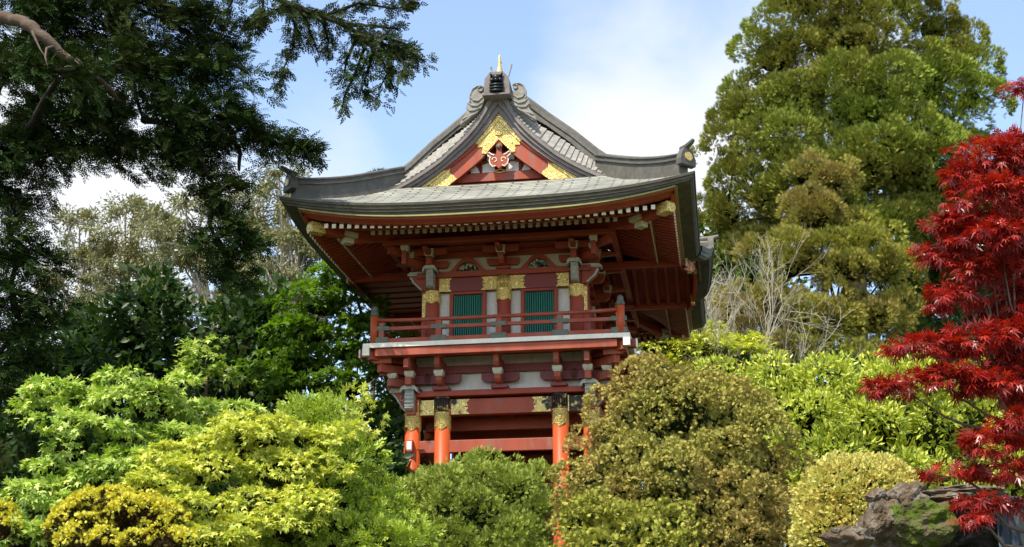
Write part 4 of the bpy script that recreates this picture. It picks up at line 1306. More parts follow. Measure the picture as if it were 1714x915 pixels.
def T_leaf():
    return np.array([(0, 0, 0), (.42, .5, .10), (1, 0, -.06), (.42, -.5, .10)]), np.array([(0, 2, 1), (0, 3, 2)])
def T_blade():
    return np.array([(0, 0, 0), (.4, .5, 0), (1, 0, 0), (.4, -.5, 0)]), np.array([(0, 3, 2, 1)])
def T_fan(n=5, spread=55, wid=.20, droop=.12):
    v = [(0, 0, 0)]; f = []
    for i in range(n):
        t = -1 + 2 * i / (n - 1); a = radians(spread * t); L_ = 1 - .32 * abs(t) ** 1.5
        d = np.array((cos(a), sin(a), 0)); p = np.array((-sin(a), cos(a), 0))
        o = len(v)
        v += [tuple(d * L_ * .5 + p * wid * .5 + np.array((0, 0, -.02))), tuple(d * L_ + np.array((0, 0, -droop))), tuple(d * L_ * .5 - p * wid * .5 + np.array((0, 0, -.02)))]
        f.append((0, o + 2, o + 1, o))
    return np.array(v), np.array(f)
def T_star(n=7, wid=.2, droop=.18):
    v = [(0, 0, 0)]; f = []
    for i in range(n):
        t = -1 + 2 * i / (n - 1); a = radians(112 * t); L_ = (1 - .55 * abs(t) ** 1.4)
        d = np.array((cos(a), sin(a), 0)); p = np.array((-sin(a), cos(a), 0)); o = len(v)
        v += [tuple(d * L_ * .42 + p * wid * .5 * L_), tuple(d * L_ + np.array((0, 0, -droop * L_))), tuple(d * L_ * .42 - p * wid * .5 * L_)]
        f.append((0, o + 2, o + 1, o))
    return np.array(v), np.array(f)
def T_sprig(n=6, L=.5, w=.24):
    """a shoot with paired leaves"""
    v = []; f = []
    for i in range(n):
        x = .15 + .75 * i / n; s = 1 if i % 2 else -1
        a = radians(50) * s if i < n - 1 else 0
        d = np.array((cos(a), sin(a), .15)); p = np.array((-sin(a), cos(a), 0)); b = np.array((x, 0, 0)); o = len(v)
        v += [tuple(b), tuple(b + d * L * .5 + p * w * .5), tuple(b + d * L), tuple(b + d * L * .5 - p * w * .5)]
        f.append((o, o + 3, o + 2, o + 1))
    return np.array(v), np.array(f)
def T_plume(n=9, L=.34, w=.085):
    """a flat feathery cypress spray"""
    v = []; f = []
    for i in range(n):
        x = .05 + .72 * i / (n - 1); s = 1 if i % 2 else -1
        a = radians(40 - 10 * i / n) * s if i < n - 1 else 0
        l_ = L * (1.15 - .5 * i / n)
        d = np.array((cos(a), sin(a), -.10)); p = np.array((-sin(a), cos(a), 0)); b = np.array((x, 0, 0)); o = len(v)
        v += [tuple(b), tuple(b + d * l_ * .55 + p * w * .5), tuple(b + d * l_), tuple(b + d * l_ * .55 - p * w * .5)]
        f.append((o, o + 3, o + 2, o + 1))
    return np.array(v), np.array(f)

def leaf_mesh(name, m, parent, sets, label=None):
    """sets = list of (template, pos, axis, normal, length, width) arrays -> one mesh of many leaves"""
    V = []; LI = []; LS = []; LT = []; vo = 0; lo_ = 0
    for (tv, tf), pos, ax, nr, ln, wd in sets:
        n = len(pos)
        if n == 0: continue
        x = unit(ax); z = nr - (nr * x).sum(1, keepdims=True) * x; z = unit(z); y = np.cross(z, x)
        s = np.asarray(ln).reshape(-1, 1, 1) * np.ones((n, 1, 1)); w = np.asarray(wd).reshape(-1, 1, 1) * np.ones((n, 1, 1))
        P = pos[:, None, :] + tv[None, :, 0:1] * x[:, None, :] * s + tv[None, :, 1:2] * y[:, None, :] * w + tv[None, :, 2:3] * z[:, None, :] * s
        k = tf.shape[1]
        idx = (tf[None] + (np.arange(n) * len(tv))[:, None, None] + vo).reshape(-1)
        V.append(P.reshape(-1, 3)); LI.append(idx)
        nf = n * len(tf)
        LS.append(lo_ + np.arange(nf) * k); LT.append(np.full(nf, k))
        vo += n * len(tv); lo_ += nf * k
    V = np.concatenate(V); LI = np.concatenate(LI); LS = np.concatenate(LS)
    me = bpy.data.meshes.new(name)
    loc = np.array(parent.location) if parent else np.zeros(3)
    V = V - loc
    me.vertices.add(len(V)); me.vertices.foreach_set('co', V.astype(np.float32).ravel())
    me.loops.add(len(LI)); me.loops.foreach_set('vertex_index', LI.astype(np.int32))
    me.polygons.add(len(LS)); me.polygons.foreach_set('loop_start', LS.astype(np.int32))
    me.update(calc_edges=True)
    me.materials.append(m)
    o = bpy.data.objects.new(name, me); COL.objects.link(o)
    if parent: o.parent = parent
    if label: o['label'] = label
    return o

def make_lobes(spec, k=1.):
    """photo ellipses at chosen distances -> ellipsoids of real size"""
    out = []
    for q in spec:
        px, py, rx, ry, Y = q[:5]
        c = pt(px, py, Y); m_ = px_m(Y, c[2])
        rx *= k; ry *= k
        rd = q[5] if len(q) > 5 else (rx + ry) / 2 * m_ * .9
        out.append((c, np.array((rx * m_, rd, ry * m_))))
    return out

def surf(lobes, spacing, back=-.35, low=-1., rough=.14, clip=.84, shrink=1.):
    P = []; N = []; L = []
    for li, (c, r) in enumerate(lobes):
        a, b, e = r
        area = 4 * pi * (((a * b) ** 1.6 + (a * e) ** 1.6 + (b * e) ** 1.6) / 3) ** (1 / 1.6)
        n = max(6, int(area / spacing ** 2))
        i = np.arange(n) + .5
        ph = np.arccos(1 - 2 * i / n); th = pi * (1 + 5 ** .5) * i + rng.random() * 6
        d = np.stack([np.cos(th) * np.sin(ph), np.sin(th) * np.sin(ph), np.cos(ph)], 1)
        d = unit(d + rng.normal(0, .5 * spacing / r.mean(), d.shape))
        k = rng.normal(0, 2.2, (5, 3)); o = rng.random(5) * 6
        nz = sum(np.sin(d @ k[j] * 1.7 + o[j]) for j in range(5)) / 3.2
        p = c + r * d * shrink * (1 + rough * nz + rng.normal(0, rough * .35, n))[:, None]
        nn = unit(d / r)
        ok = (nn @ np.array((0, -.97, -.2)) > back) & (nn[:, 2] > low)
        for lj, (c2, r2) in enumerate(lobes):
            if lj != li and np.linalg.norm(c2 - c) < r.max() + r2.max():
                ok &= (((p - c2) / r2) ** 2).sum(1) > clip ** 2
        P.append(p[ok]); N.append(nn[ok])
    return np.concatenate(P), np.concatenate(N)

def clumps(lobes, spacing, rad, flat=.8, jit=.35, low=-1., back=-.45, rough=.1):
    """break big lobes into many smaller leafy bosses, so that the crown has relief"""
    P, N = surf(lobes, spacing, rough=rough, low=low, back=back, clip=.9)
    out = []
    for q, n in zip(P, N):
        r = rad * rng.uniform(.65, 1.3)
        out.append((q - n * r * rng.uniform(-.1, .1 + 2 * jit), np.array((r, r, r * flat)) * rng.uniform(.85, 1.15, 3)))
    return out

def scatter(P, N, per, rad, flat=1., hemi=.6, out=1., nout=.4, up=0., rnd=.5, nup=.6, nrnd=.6, shell=.5, radj=.3, nd=.55, nN=0.):
    """leaves on little tufts round every point: position, growth direction, leaf normal"""
    n = len(P)
    R_ = rad * (1 + rng.normal(0, radj, n)).clip(.4, 1.9)
    P = np.repeat(P, per, 0); N = np.repeat(N, per, 0); R_ = np.repeat(R_, per)
    d = unit(rng.normal(0, 1, P.shape)); d = unit(d + N * hemi)
    r = R_ * (shell + (1 - shell) * rng.random(len(P)))
    off = d * r[:, None]; off[:, 2] *= flat
    ax = unit(d * out + N * nout + np.array((0, 0, up)) + rng.normal(0, rnd, P.shape))
    nr = unit(np.array((0, 0, nup)) + d * nd + N * nN + rng.normal(0, nrnd, P.shape))
    return P + off, ax, nr

def core_mesh(lobes, m, parent, shrink=.8, name='twig_shade_core'):  # solid dark lumps stand in for twigs and shade inside the crown
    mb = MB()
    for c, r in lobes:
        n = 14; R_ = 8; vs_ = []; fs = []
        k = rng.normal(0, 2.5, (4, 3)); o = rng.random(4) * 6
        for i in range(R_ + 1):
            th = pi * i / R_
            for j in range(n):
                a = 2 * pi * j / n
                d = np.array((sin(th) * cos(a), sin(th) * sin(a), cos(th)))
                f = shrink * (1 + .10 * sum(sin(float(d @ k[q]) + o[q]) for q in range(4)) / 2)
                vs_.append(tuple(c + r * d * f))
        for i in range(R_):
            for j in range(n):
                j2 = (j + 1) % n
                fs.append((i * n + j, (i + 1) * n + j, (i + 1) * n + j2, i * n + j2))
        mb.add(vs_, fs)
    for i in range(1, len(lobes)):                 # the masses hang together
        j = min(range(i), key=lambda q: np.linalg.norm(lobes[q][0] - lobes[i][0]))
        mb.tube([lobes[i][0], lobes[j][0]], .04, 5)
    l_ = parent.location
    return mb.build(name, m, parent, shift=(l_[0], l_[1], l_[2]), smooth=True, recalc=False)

def trunk_mesh(base, lobes, m, parent, r0=.12, name='trunk', stems=1, sway=.1, to=1.0, thin=.25, top=None):
    """tapered trunk with a limb into every lobe of the crown"""
    mb = MB(); base = np.array(base)
    cs = [c for c, r in lobes]; mean = np.mean(cs, 0)
    l_ = parent.location
    tp = np.array(top) if top is not None else mean
    for s in range(stems):
        b0 = base + (np.array((rng.normal(0, r0 * 1.6), rng.normal(0, r0 * 1.6), 0)) if stems > 1 else 0)
        t_ = tp + rng.normal(0, sway, 3) if stems > 1 else tp
        n = 8
        path = [b0 + (t_ - b0) * (i / n) + np.array((sin(i * 1.3 + s) * sway * .5, cos(i * 1.7 + s) * sway * .5, 0)) * sin(pi * i / n) for i in range(n + 1)]
        path[0] = path[0] - np.array((0, 0, .25))
        mb.tube(path, [r0 * (1.25 if i == 0 else 1) * (1 - .6 * i / n) for i in range(n + 1)], 9)
        for c, r in lobes[s::stems]:
            f = float(np.clip((c[2] - r[2] * .6 - b0[2]) / max(tp[2] - b0[2], .1), .25, .9))
            st = b0 + (t_ - b0) * f * .9
            en = st + (c - st) * to
            nn = 6; bend = np.array((0, 0, -.08 * np.linalg.norm(en - st)))
            pth = [st + (en - st) * (i / nn) + bend * sin(pi * i / nn) + rng.normal(0, .03 * np.linalg.norm(en - st) / 2, 3) * (0 < i < nn) for i in range(nn + 1)]
            rr = r0 * (1 - .6 * f) * .6
            mb.tube(pth, [rr * (1 - (1 - thin) * i / nn) for i in range(nn + 1)], 6)
    return mb.build(name, m, parent, shift=tuple(l_), smooth=True, recalc=False)

def plant_root(name, x, y, label, cat, group=None):
    o = empty(name, (x, y, float(ground_z(x, y))))
    return tag(o, label, cat, group)

M['core_green'] = mat('green_shade_core', (.02, .026, .009), 1., var=.5, scale=9, spec=0., bump=1., bscale=12)  # near-black green: the inner shade of the crown is put into the colour
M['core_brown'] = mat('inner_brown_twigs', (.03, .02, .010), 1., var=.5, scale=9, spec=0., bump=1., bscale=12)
def C(*a): return [lin(*q) for q in a]
LM = {
 'brown': leaf_mat('bronze_cypress_leaves', C((152, 150, 68), (176, 168, 84), (168, 158, 82), (130, 134, 58)), .14, .7, .12, patch=lin(168, 146, 82), pscale=.6),
 'lowcyp': leaf_mat('yellow_green_cypress_leaves', C((146, 148, 60), (168, 166, 74), (158, 158, 66), (130, 136, 52)), .18, .6, .12),
 'shrub': leaf_mat('mid_green_leaves', C((120, 138, 56), (156, 168, 76), (140, 154, 62), (176, 182, 92)), .18, .6, .15),
 'maple_lime': leaf_mat('lime_maple_leaves', C((166, 190, 80), (192, 208, 104), (212, 222, 130), (118, 152, 50), (144, 172, 62)), .30, .5, .2),
 'maple_yellow': leaf_mat('yellow_maple_leaves', C((192, 200, 74), (212, 212, 94), (150, 170, 58), (224, 220, 114), (176, 188, 68)), .30, .5, .2),
 'lime_shrub': leaf_mat('fresh_green_leaves', C((132, 158, 52), (164, 182, 70), (184, 196, 84), (98, 128, 40)), .26, .5, .2),
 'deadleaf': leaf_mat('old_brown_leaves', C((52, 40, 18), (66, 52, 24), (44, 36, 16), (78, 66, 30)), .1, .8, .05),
 'golden': leaf_mat('golden_cypress_leaves', C((222, 208, 74), (232, 220, 92), (206, 198, 66), (176, 176, 58)), .25, .6, .15),
 'laurel': leaf_mat('laurel_leaves', C((158, 174, 56), (186, 194, 70), (206, 208, 92), (122, 146, 44)), .26, .38, .4),
 'varieg': leaf_mat('variegated_leaves', C((206, 200, 112), (188, 188, 90), (220, 214, 134), (192, 172, 92)), .3, .5, .2, patch=lin(200, 184, 100), pscale=4.),
 'red': leaf_mat('red_maple_leaves', C((150, 34, 28), (176, 44, 34), (104, 24, 24), (186, 64, 48), (128, 38, 30)), .34, .34, .55),
 'crypto': leaf_mat('cryptomeria_leaves', C((110, 132, 46), (142, 158, 62), (126, 144, 53), (160, 168, 75)), .12, .7, .12, patch=lin(136, 130, 60), pscale=.25),
 'crypto2': leaf_mat('olive_conifer_leaves', C((150, 150, 64), (172, 168, 80), (158, 160, 68), (132, 138, 54)), .24, .7, .12, patch=lin(152, 134, 78), pscale=.4),
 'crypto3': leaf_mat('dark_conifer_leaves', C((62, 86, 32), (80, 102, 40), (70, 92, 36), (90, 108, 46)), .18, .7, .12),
 'euc': leaf_mat('eucalyptus_leaves', C((130, 134, 94), (150, 148, 108), (112, 118, 78), (138, 130, 86)), .28, .5, .25, patch=lin(128, 126, 76), pscale=.3),
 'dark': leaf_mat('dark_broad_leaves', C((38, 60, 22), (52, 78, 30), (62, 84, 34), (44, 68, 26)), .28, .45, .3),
 'green_maple': leaf_mat('green_maple_leaves', C((76, 108, 34), (98, 130, 42), (114, 142, 52), (84, 116, 38)), .4, .5, .2),
 'cypress': leaf_mat('dark_cypress_leaves', C((34, 54, 24), (46, 64, 28), (58, 76, 34), (40, 60, 28)), .12, .8, .06, patch=lin(58, 64, 32), pscale=.5),
}

def shrub(name, label, cat, spec, lm, base, puff=.28, spacing=None, per=60, size=.1, wid=.1, tmpl=None, core='core_green', shrink=.82, bark='bark', r0=.08, stems=3, group=None, rough=.12, hemi=.8, flat=1., up=.25, fill=True, nup=.3, rnd=.5, low=-1., back=-.35, shell=.55, out=1., nrnd=.45, clip=.84, part='foliage', clump=None, trunk_to=1.0, fill_lm=None, fill_low=-.6, jit=.35, scale=1., fill_shrink=.8, clump_low=-.4, nd=.9, nN=.9, cflat=.8, nout=.4):
    lobes = make_lobes(spec, scale); big = lobes
    x, y = base
    root = plant_root(name, x, y, label, cat, group)
    b = (x, y, float(ground_z(x, y)))
    tmpl = tmpl or T_fan()
    if clump: lobes = clumps(lobes, clump[0], clump[1], low=low, back=back, jit=jit, flat=cflat)
    P, N = surf(lobes, spacing or puff * 1.25, rough=rough, low=clump_low if clump else low, back=back, clip=clip)
    pos, ax, nr = scatter(P, N, per, puff, flat=flat, hemi=hemi, up=up, nup=nup, rnd=rnd, shell=shell, out=out, nrnd=nrnd, nd=nd, nN=nN, nout=nout)
    ln = size * rng.uniform(.7, 1.25, len(pos))
    sets = [(tmpl, pos, ax, nr, ln, ln * wid / size)]
    if fill:
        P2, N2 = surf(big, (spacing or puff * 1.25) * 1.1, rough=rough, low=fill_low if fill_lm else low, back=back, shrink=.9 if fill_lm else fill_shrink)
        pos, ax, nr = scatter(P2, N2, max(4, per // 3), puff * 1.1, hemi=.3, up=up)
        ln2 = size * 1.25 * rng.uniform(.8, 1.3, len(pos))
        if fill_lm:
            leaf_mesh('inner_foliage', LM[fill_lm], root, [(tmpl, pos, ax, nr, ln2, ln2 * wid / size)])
        else:
            sets.append((tmpl, pos, ax, nr, ln2, ln2 * wid / size))
    leaf_mesh(part, LM[lm], root, sets)
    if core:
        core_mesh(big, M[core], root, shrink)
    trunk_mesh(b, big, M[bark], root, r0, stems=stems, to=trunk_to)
    return root

def layered(name, label, cat, spec, lm, base, puff=.4, spacing=.42, per=40, size=.09, tmpl=None, flat=.28, core='core_green', shrink=.7, bark='bark', r0=.1, stems=3, group=None, droop=-.25, nup=1.6, rough=.2, low=-.75, fill=True, nrnd=.45, hemi=.35, back=-.35, wid=1., clump=None, nN=0.):
    """maple-like: flat sprays of leaves one above the other with dark gaps between"""
    lobes = make_lobes(spec); big = lobes
    if clump: lobes = clumps(lobes, clump[0], clump[1], low=-.8, flat=.5, jit=.2, rough=.2)
    x, y = base
    root = plant_root(name, x, y, label, cat, group)
    tmpl = tmpl or T_star(5, .44)
    sets = []
    for sh, pr, kk in ((1., per, 1.), (.62 if clump else .72, int(per * .6), 1.05)) if fill else ((1., per, 1.),):
        P, N = surf(lobes if sh == 1 else big, spacing * (1 if sh == 1 else 1.15), rough=rough, low=(-.25 if clump else low) if sh == 1 else low, shrink=sh, back=back)
        pos, ax, nr = scatter(P, N, pr, puff, flat=flat, hemi=hemi, up=droop, nup=nup, rnd=.35, shell=.15, out=.9, nrnd=nrnd, nN=nN)
        ln = size * kk * rng.uniform(.7, 1.25, len(pos))
        sets.append((tmpl, pos, ax, nr, ln, ln * wid))
    leaf_mesh('foliage', LM[lm], root, sets)
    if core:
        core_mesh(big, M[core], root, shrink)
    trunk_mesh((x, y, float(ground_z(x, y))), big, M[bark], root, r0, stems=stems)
    return root

def bx(px, Y):
    return float(pt(px, 600, Y)[0]), Y
def ell(Y, *L):
    return [(a[0], a[1], a[2], a[3], Y + (a[4] if len(a) > 4 else 0)) for a in L]

# ---- in front of the gate
shrub('cypress_shrub', 'broad bronze green cypress bush covering the right foot of the gate', 'shrub',
      ell(20, (1130, 685, 88, 80), (1050, 755, 82, 90), (1205, 715, 88, 78), (1022, 840, 88, 100, -.3), (1150, 815, 120, 100, -.4), (1262, 790, 66, 66), (1288, 865, 52, 66, .2), (1235, 890, 85, 80, -.4), (1150, 930, 130, 70, -.7)),
      'brown', bx(1140, 20.3), puff=.11, spacing=.14, per=26, size=.055, wid=.055, tmpl=T_fan(5, 60, .24), rough=.12, jit=.25, hemi=.9, shell=.6, clump=(.56, .34), shrink=.70, scale=.92, fill_shrink=.78)
shrub('round_shrub', 'rounded mid green shrub standing between the front pillars of the gate', 'shrub',
      ell(21, (795, 870, 125, 92), (700, 890, 55, 70, -.1), (870, 865, 60, 78, .1), (760, 830, 78, 58), (840, 820, 70, 48), (720, 930, 80, 50, -.5), (850, 935, 80, 50, -.4)),
      'shrub', bx(800, 21.2), puff=.11, spacing=.14, per=30, size=.07, wid=.07, tmpl=T_sprig(6, .42, .24), rough=.08, up=.45, hemi=.9, shell=.6, clump=(.46, .26), shrink=.72, jit=.2, scale=.92, fill_shrink=.8)
shrub('low_cypress', 'low yellow green cypress with flat sprays at the foot of the bronze bush', 'shrub',
      ell(18.4, (1060, 900, 90, 44), (985, 880, 48, 50, .3), (1120, 890, 50, 40, .2), (1010, 930, 70, 40, -.3)),
      'lowcyp', bx(1050, 18.6), puff=.1, spacing=.125, per=24, size=.062, wid=.062, tmpl=T_fan(5, 55, .24), rough=.12, clump=(.46, .22), cflat=.55, jit=.25, shrink=.68, fill_shrink=.74)
# ---- left front
layered('maple_tree', 'pale lime maple, tallest of the bright trees left of the gate', 'tree',
        ell(18.6, (150, 680, 85, 48), (250, 675, 85, 50), (120, 750, 60, 50, -.3), (215, 745, 110, 55), (320, 730, 60, 50, .2), (180, 800, 110, 45, -.4), (70, 830, 60, 45, -.6), (50, 890, 60, 40, -.8), (390, 690, 45, 24, .4), (140, 880, 70, 45, -.6), (300, 790, 60, 40)),
        'maple_lime', bx(200, 18.8), puff=.16, spacing=.18, per=20, size=.088, r0=.05, shrink=.45, rough=.15, flat=.4, clump=(.66, .34), nup=1., nN=.9)
layered('maple_tree', 'yellow leaved spreading maple in front of the lime maple', 'tree',
        ell(17.4, (430, 740, 90, 40, .6), (350, 785, 85, 45), (470, 790, 95, 50, .3), (300, 850, 85, 45, -.3), (430, 855, 110, 55), (250, 810, 50, 30, -.2), (520, 740, 60, 35, .7), (350, 910, 100, 45, -.4)),
        'maple_yellow', bx(400, 17.6), puff=.14, spacing=.16, per=21, size=.072, r0=.05, shrink=.45, rough=.15, flat=.4, clump=(.58, .29), nup=1., nN=.9)
shrub('leafy_shrub', 'upright fresh green shrub leaning on the left corner pillar of the gate', 'shrub',
      ell(19, (575, 770, 70, 60), (578, 745, 36, 46), (540, 850, 95, 78, -.3), (590, 840, 36, 56), (490, 870, 70, 70, -.5), (600, 910, 90, 50, -.5), (540, 715, 45, 30)),
      'lime_shrub', bx(580, 19.2), puff=.17, spacing=.19, per=22, size=.12, wid=.12, tmpl=T_sprig(6, .45, .22), rough=.14, up=.25, clump=(.62, .29), shrink=.62, jit=.25, fill_shrink=.68, cflat=.6)
shrub('sapling', 'thin yellow tipped sapling rising above the leafy shrub', 'sapling',
      ell(19.6, (590, 672, 20, 18), (570, 690, 22, 14), (612, 690, 20, 16), (590, 710, 30, 12)), 'maple_yellow', bx(590, 19.6), puff=.14, spacing=.26, per=14, size=.1, wid=.1, tmpl=T_star(5, .3), core=None, fill=False, r0=.03, stems=2, rough=.25)
shrub('golden_cypress', 'golden cloud pruned cypress with dark brown old leaves underneath at the bottom left', 'shrub',
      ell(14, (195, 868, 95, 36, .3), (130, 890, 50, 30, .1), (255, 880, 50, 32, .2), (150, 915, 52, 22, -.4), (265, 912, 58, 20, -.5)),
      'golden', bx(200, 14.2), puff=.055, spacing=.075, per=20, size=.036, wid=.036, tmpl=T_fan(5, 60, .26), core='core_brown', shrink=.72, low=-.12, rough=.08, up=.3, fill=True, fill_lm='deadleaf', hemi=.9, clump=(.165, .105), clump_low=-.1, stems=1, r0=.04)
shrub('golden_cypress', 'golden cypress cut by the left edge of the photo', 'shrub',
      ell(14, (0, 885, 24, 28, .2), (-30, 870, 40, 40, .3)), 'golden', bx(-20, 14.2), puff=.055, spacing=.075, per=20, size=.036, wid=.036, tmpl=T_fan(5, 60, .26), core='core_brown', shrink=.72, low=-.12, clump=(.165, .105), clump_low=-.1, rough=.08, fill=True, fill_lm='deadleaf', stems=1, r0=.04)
# ---- right front
shrub('laurel_hedge', 'bright green laurel thicket on the slope behind the bronze bush', 'hedge',
      ell(24, (1330, 690, 105, 65), (1240, 680, 70, 50, .6), (1440, 690, 95, 70, .3), (1390, 770, 130, 75, -.5), (1530, 720, 85, 85), (1480, 790, 90, 60, -.6), (1630, 720, 90, 90, .3), (1680, 800, 70, 90, -.3), (1570, 830, 90, 60, -1), (1330, 840, 60, 60, -.8)),
      'laurel', bx(1420, 24.3), puff=.19, spacing=.22, per=30, size=.11, wid=.05, tmpl=T_leaf(), rough=.16, up=.35, stems=5, clump=(.85, .40), shrink=.62, jit=.25, fill_shrink=.68, cflat=.65)
shrub('variegated_shrub', 'clipped dome of creamy yellow variegated leaves beside the rocks', 'shrub',
      ell(15, (1430, 860, 92, 88), (1475, 850, 62, 80, .2), (1400, 900, 62, 60, -.2)),
      'varieg', bx(1440, 15.2), puff=.065, spacing=.075, per=16, size=.055, wid=.038, tmpl=T_leaf(), rough=.05, up=.25, hemi=.9, nN=.4, nrnd=.6, shrink=.86, fill_shrink=.9)
# ---- red maple close by on the right
layered('red_maple', 'deep red Japanese maple filling the right edge of the view', 'tree',
        ell(11, (1662, 265, 51, 26), (1700, 255, 43, 28, .2), (1622, 300, 36, 21), (1682, 330, 68, 26, -.2), (1612, 380, 51, 19), (1682, 400, 77, 29, -.2), (1592, 430, 43, 19, .1), (1662, 460, 68, 29), (1602, 500, 39, 21), (1700, 500, 51, 41, .2),
            (1547, 585, 43, 18, -.2), (1622, 580, 60, 22, -.1), (1682, 570, 51, 32), (1502, 650, 36, 14, -.3), (1582, 640, 60, 19, -.3), (1662, 650, 60, 21, -.2), (1710, 640, 34, 41), (1700, 710, 39, 19, -.4), (1652, 745, 51, 19, -.3), (1592, 790, 34, 13, -.2), (1692, 790, 43, 18, -.3), (1642, 840, 25, 11, -.4), (1622, 870, 15, 9, -.5), (1700, 850, 25, 13), (1715, 145, 15, 16, .3), (1710, 440, 43, 49, .6), (1770, 420, 77, 164, .5), (1770, 700, 60, 98, .4)),
        'red', (float(pt(1790, 600, 11.6)[0]), 11.6), puff=.16, spacing=.15, per=25, size=.084, tmpl=T_star(7, .2, .25), flat=.3, core=None, r0=.065, stems=1, droop=-.35, nup=1.25, nrnd=.55, rough=.2, low=-.85)
# ---- conifers behind on the right
def conifer(name, label, spec, lm, base, **k):
    a = dict(puff=.30, spacing=.36, per=58, size=.17, wid=.17, clump=(1.05, .66), rnd=.22, nout=.9, out=.6, tmpl=T_fan(6, 36, .085), rough=.2, up=.45, hemi=.9, r0=.35, stems=1, shell=.6, core='core_green', shrink=.62, scale=.84, fill_shrink=.64, jit=.2)
    a.update(k)
    return shrub(name, label, 'conifer', spec, lm, base, **a)
conifer('cryptomeria', 'tall Japanese cedar with billowing green tufts rising out of the picture', 
        ell(44, (1410, 60, 95, 70), (1300, 90, 60, 52), (1330, 175, 90, 60), (1240, 200, 46, 46, 1), (1228, 275, 42, 36), (1215, 370, 40, 40, 1), (1450, 170, 105, 70, -.6), (1550, 140, 55, 60), (1600, 115, 40, 32, 1), (1622, 165, 34, 28), (1490, 270, 110, 60, -.8), (1370, 290, 95, 60, -.6), (1590, 230, 55, 46), (1290, 330, 62, 56), (1490, -30, 60, 55), (1340, 5, 60, 40), (1560, 50, 34, 34, 1), (1560, 310, 70, 50), (1270, 400, 55, 50, .6), (1440, 380, 110, 60), (1420, -70, 100, 60), (1300, 250, 55, 40, -.5), (1600, 70, 24, 18, 1.5)),
        'crypto', bx(1420, 45), r0=.6, clump=(1.2, .70), spacing=.38, puff=.34, shrink=.62, scale=.88, fill_shrink=.74)
conifer('olive_cypress', 'olive conical conifer in front of the tall cedar', 
        ell(38, (1388, 305, 34, 36), (1365, 365, 62, 46), (1435, 385, 52, 46), (1330, 440, 72, 46), (1410, 450, 80, 46, -.4), (1480, 450, 46, 40), (1290, 520, 74, 50), (1380, 540, 90, 46, -.6), (1465, 535, 66, 46), (1330, 600, 90, 46, -.4), (1440, 610, 80, 46, -.5), (1250, 590, 50, 40)),
        'crypto2', bx(1390, 38.4), r0=.3, puff=.26, spacing=.30, per=54, size=.14, wid=.14, low=-.8, shrink=.6, clump=(.92, .45), scale=.9)
conifer('dark_cedar', 'dark green conifer in shade behind the red maple', 
        ell(48, (1560, 370, 80, 80), (1600, 470, 90, 80), (1530, 500, 70, 80), (1560, 590, 100, 80), (1670, 560, 90, 110), (1680, 400, 60, 80, 2), (1690, 300, 24, 50, 3)),
        'crypto3', bx(1580, 49), spacing=.45, puff=.4, size=.28, wid=.28, per=26)
# ---- far left eucalyptus, pale and open
def eucalyptus(label, spec, base, **k):
    lobes = make_lobes(spec); x, y = base
    root = plant_root('eucalyptus_tree', x, y, label, 'tree', 'eucalyptus trees far behind the garden')
    P, N = surf(lobes, 1.0, back=-.9, rough=.25, clip=.7)
    keep = rng.random(len(P)) < .9
    P = P[keep]; N = N[keep]
    pos, ax, nr = scatter(P, N, 170, .66, flat=.75, hemi=.3, up=-.7, rnd=.6, nup=.1, nrnd=1., shell=.1)
    ln = rng.uniform(.17, .30, len(pos))
    leaf_mesh('foliage', LM['euc'], root, [(T_blade(), pos, ax, nr, ln, ln * .3)])
    mb = MB(); b = np.array((x, y, float(ground_z(x, y))))
    cs = [c for c, r in lobes]; top = np.mean(cs, 0)
    mb.tube([b - (0, 0, .3), b + (top - b) * .4 + (.3, 0, 0), b + (top - b) * .75], [.5, .36, .26], 9)
    for c, r in lobes:
        st = b + (top - b) * rng.uniform(.5, .75)
        md = (st + c) / 2 + rng.normal(0, .35, 3)
        mb.tube([st, md, c], [.2, .14, .09], 6)
        near = np.argsort(np.linalg.norm(P - c, axis=1))[:16]
        for q in near:
            m2 = (c + P[q]) / 2 + rng.normal(0, .2, 3)
            mb.tube([md + (c - md) * rng.random(), m2, P[q]], [.07, .045, .02], 4, cap=False)
    mb.build('trunk', M['greybark'], root, shift=tuple(root.location), smooth=True, recalc=False)
eucalyptus('pale eucalyptus with an open crown, leftmost of the far trees', ell(62, (140, 405, 45, 45), (220, 385, 70, 45), (170, 460, 80, 50), (270, 440, 60, 55), (210, 520, 90, 50), (110, 500, 40, 40)), bx(200, 63))
eucalyptus('pale eucalyptus showing its forked grey limbs behind the hanging cypress', ell(60, (330, 380, 70, 50), (400, 420, 70, 60), (330, 470, 80, 55), (430, 500, 70, 55), (350, 550, 80, 50), (430, 350, 45, 40)), bx(380, 61))
eucalyptus('pale eucalyptus closest to the left eave of the gate', ell(58, (480, 310, 36, 28), (500, 380, 46, 45), (470, 440, 55, 50), (520, 460, 42, 46), (490, 530, 60, 50), (540, 520, 35, 40)), bx(500, 59))
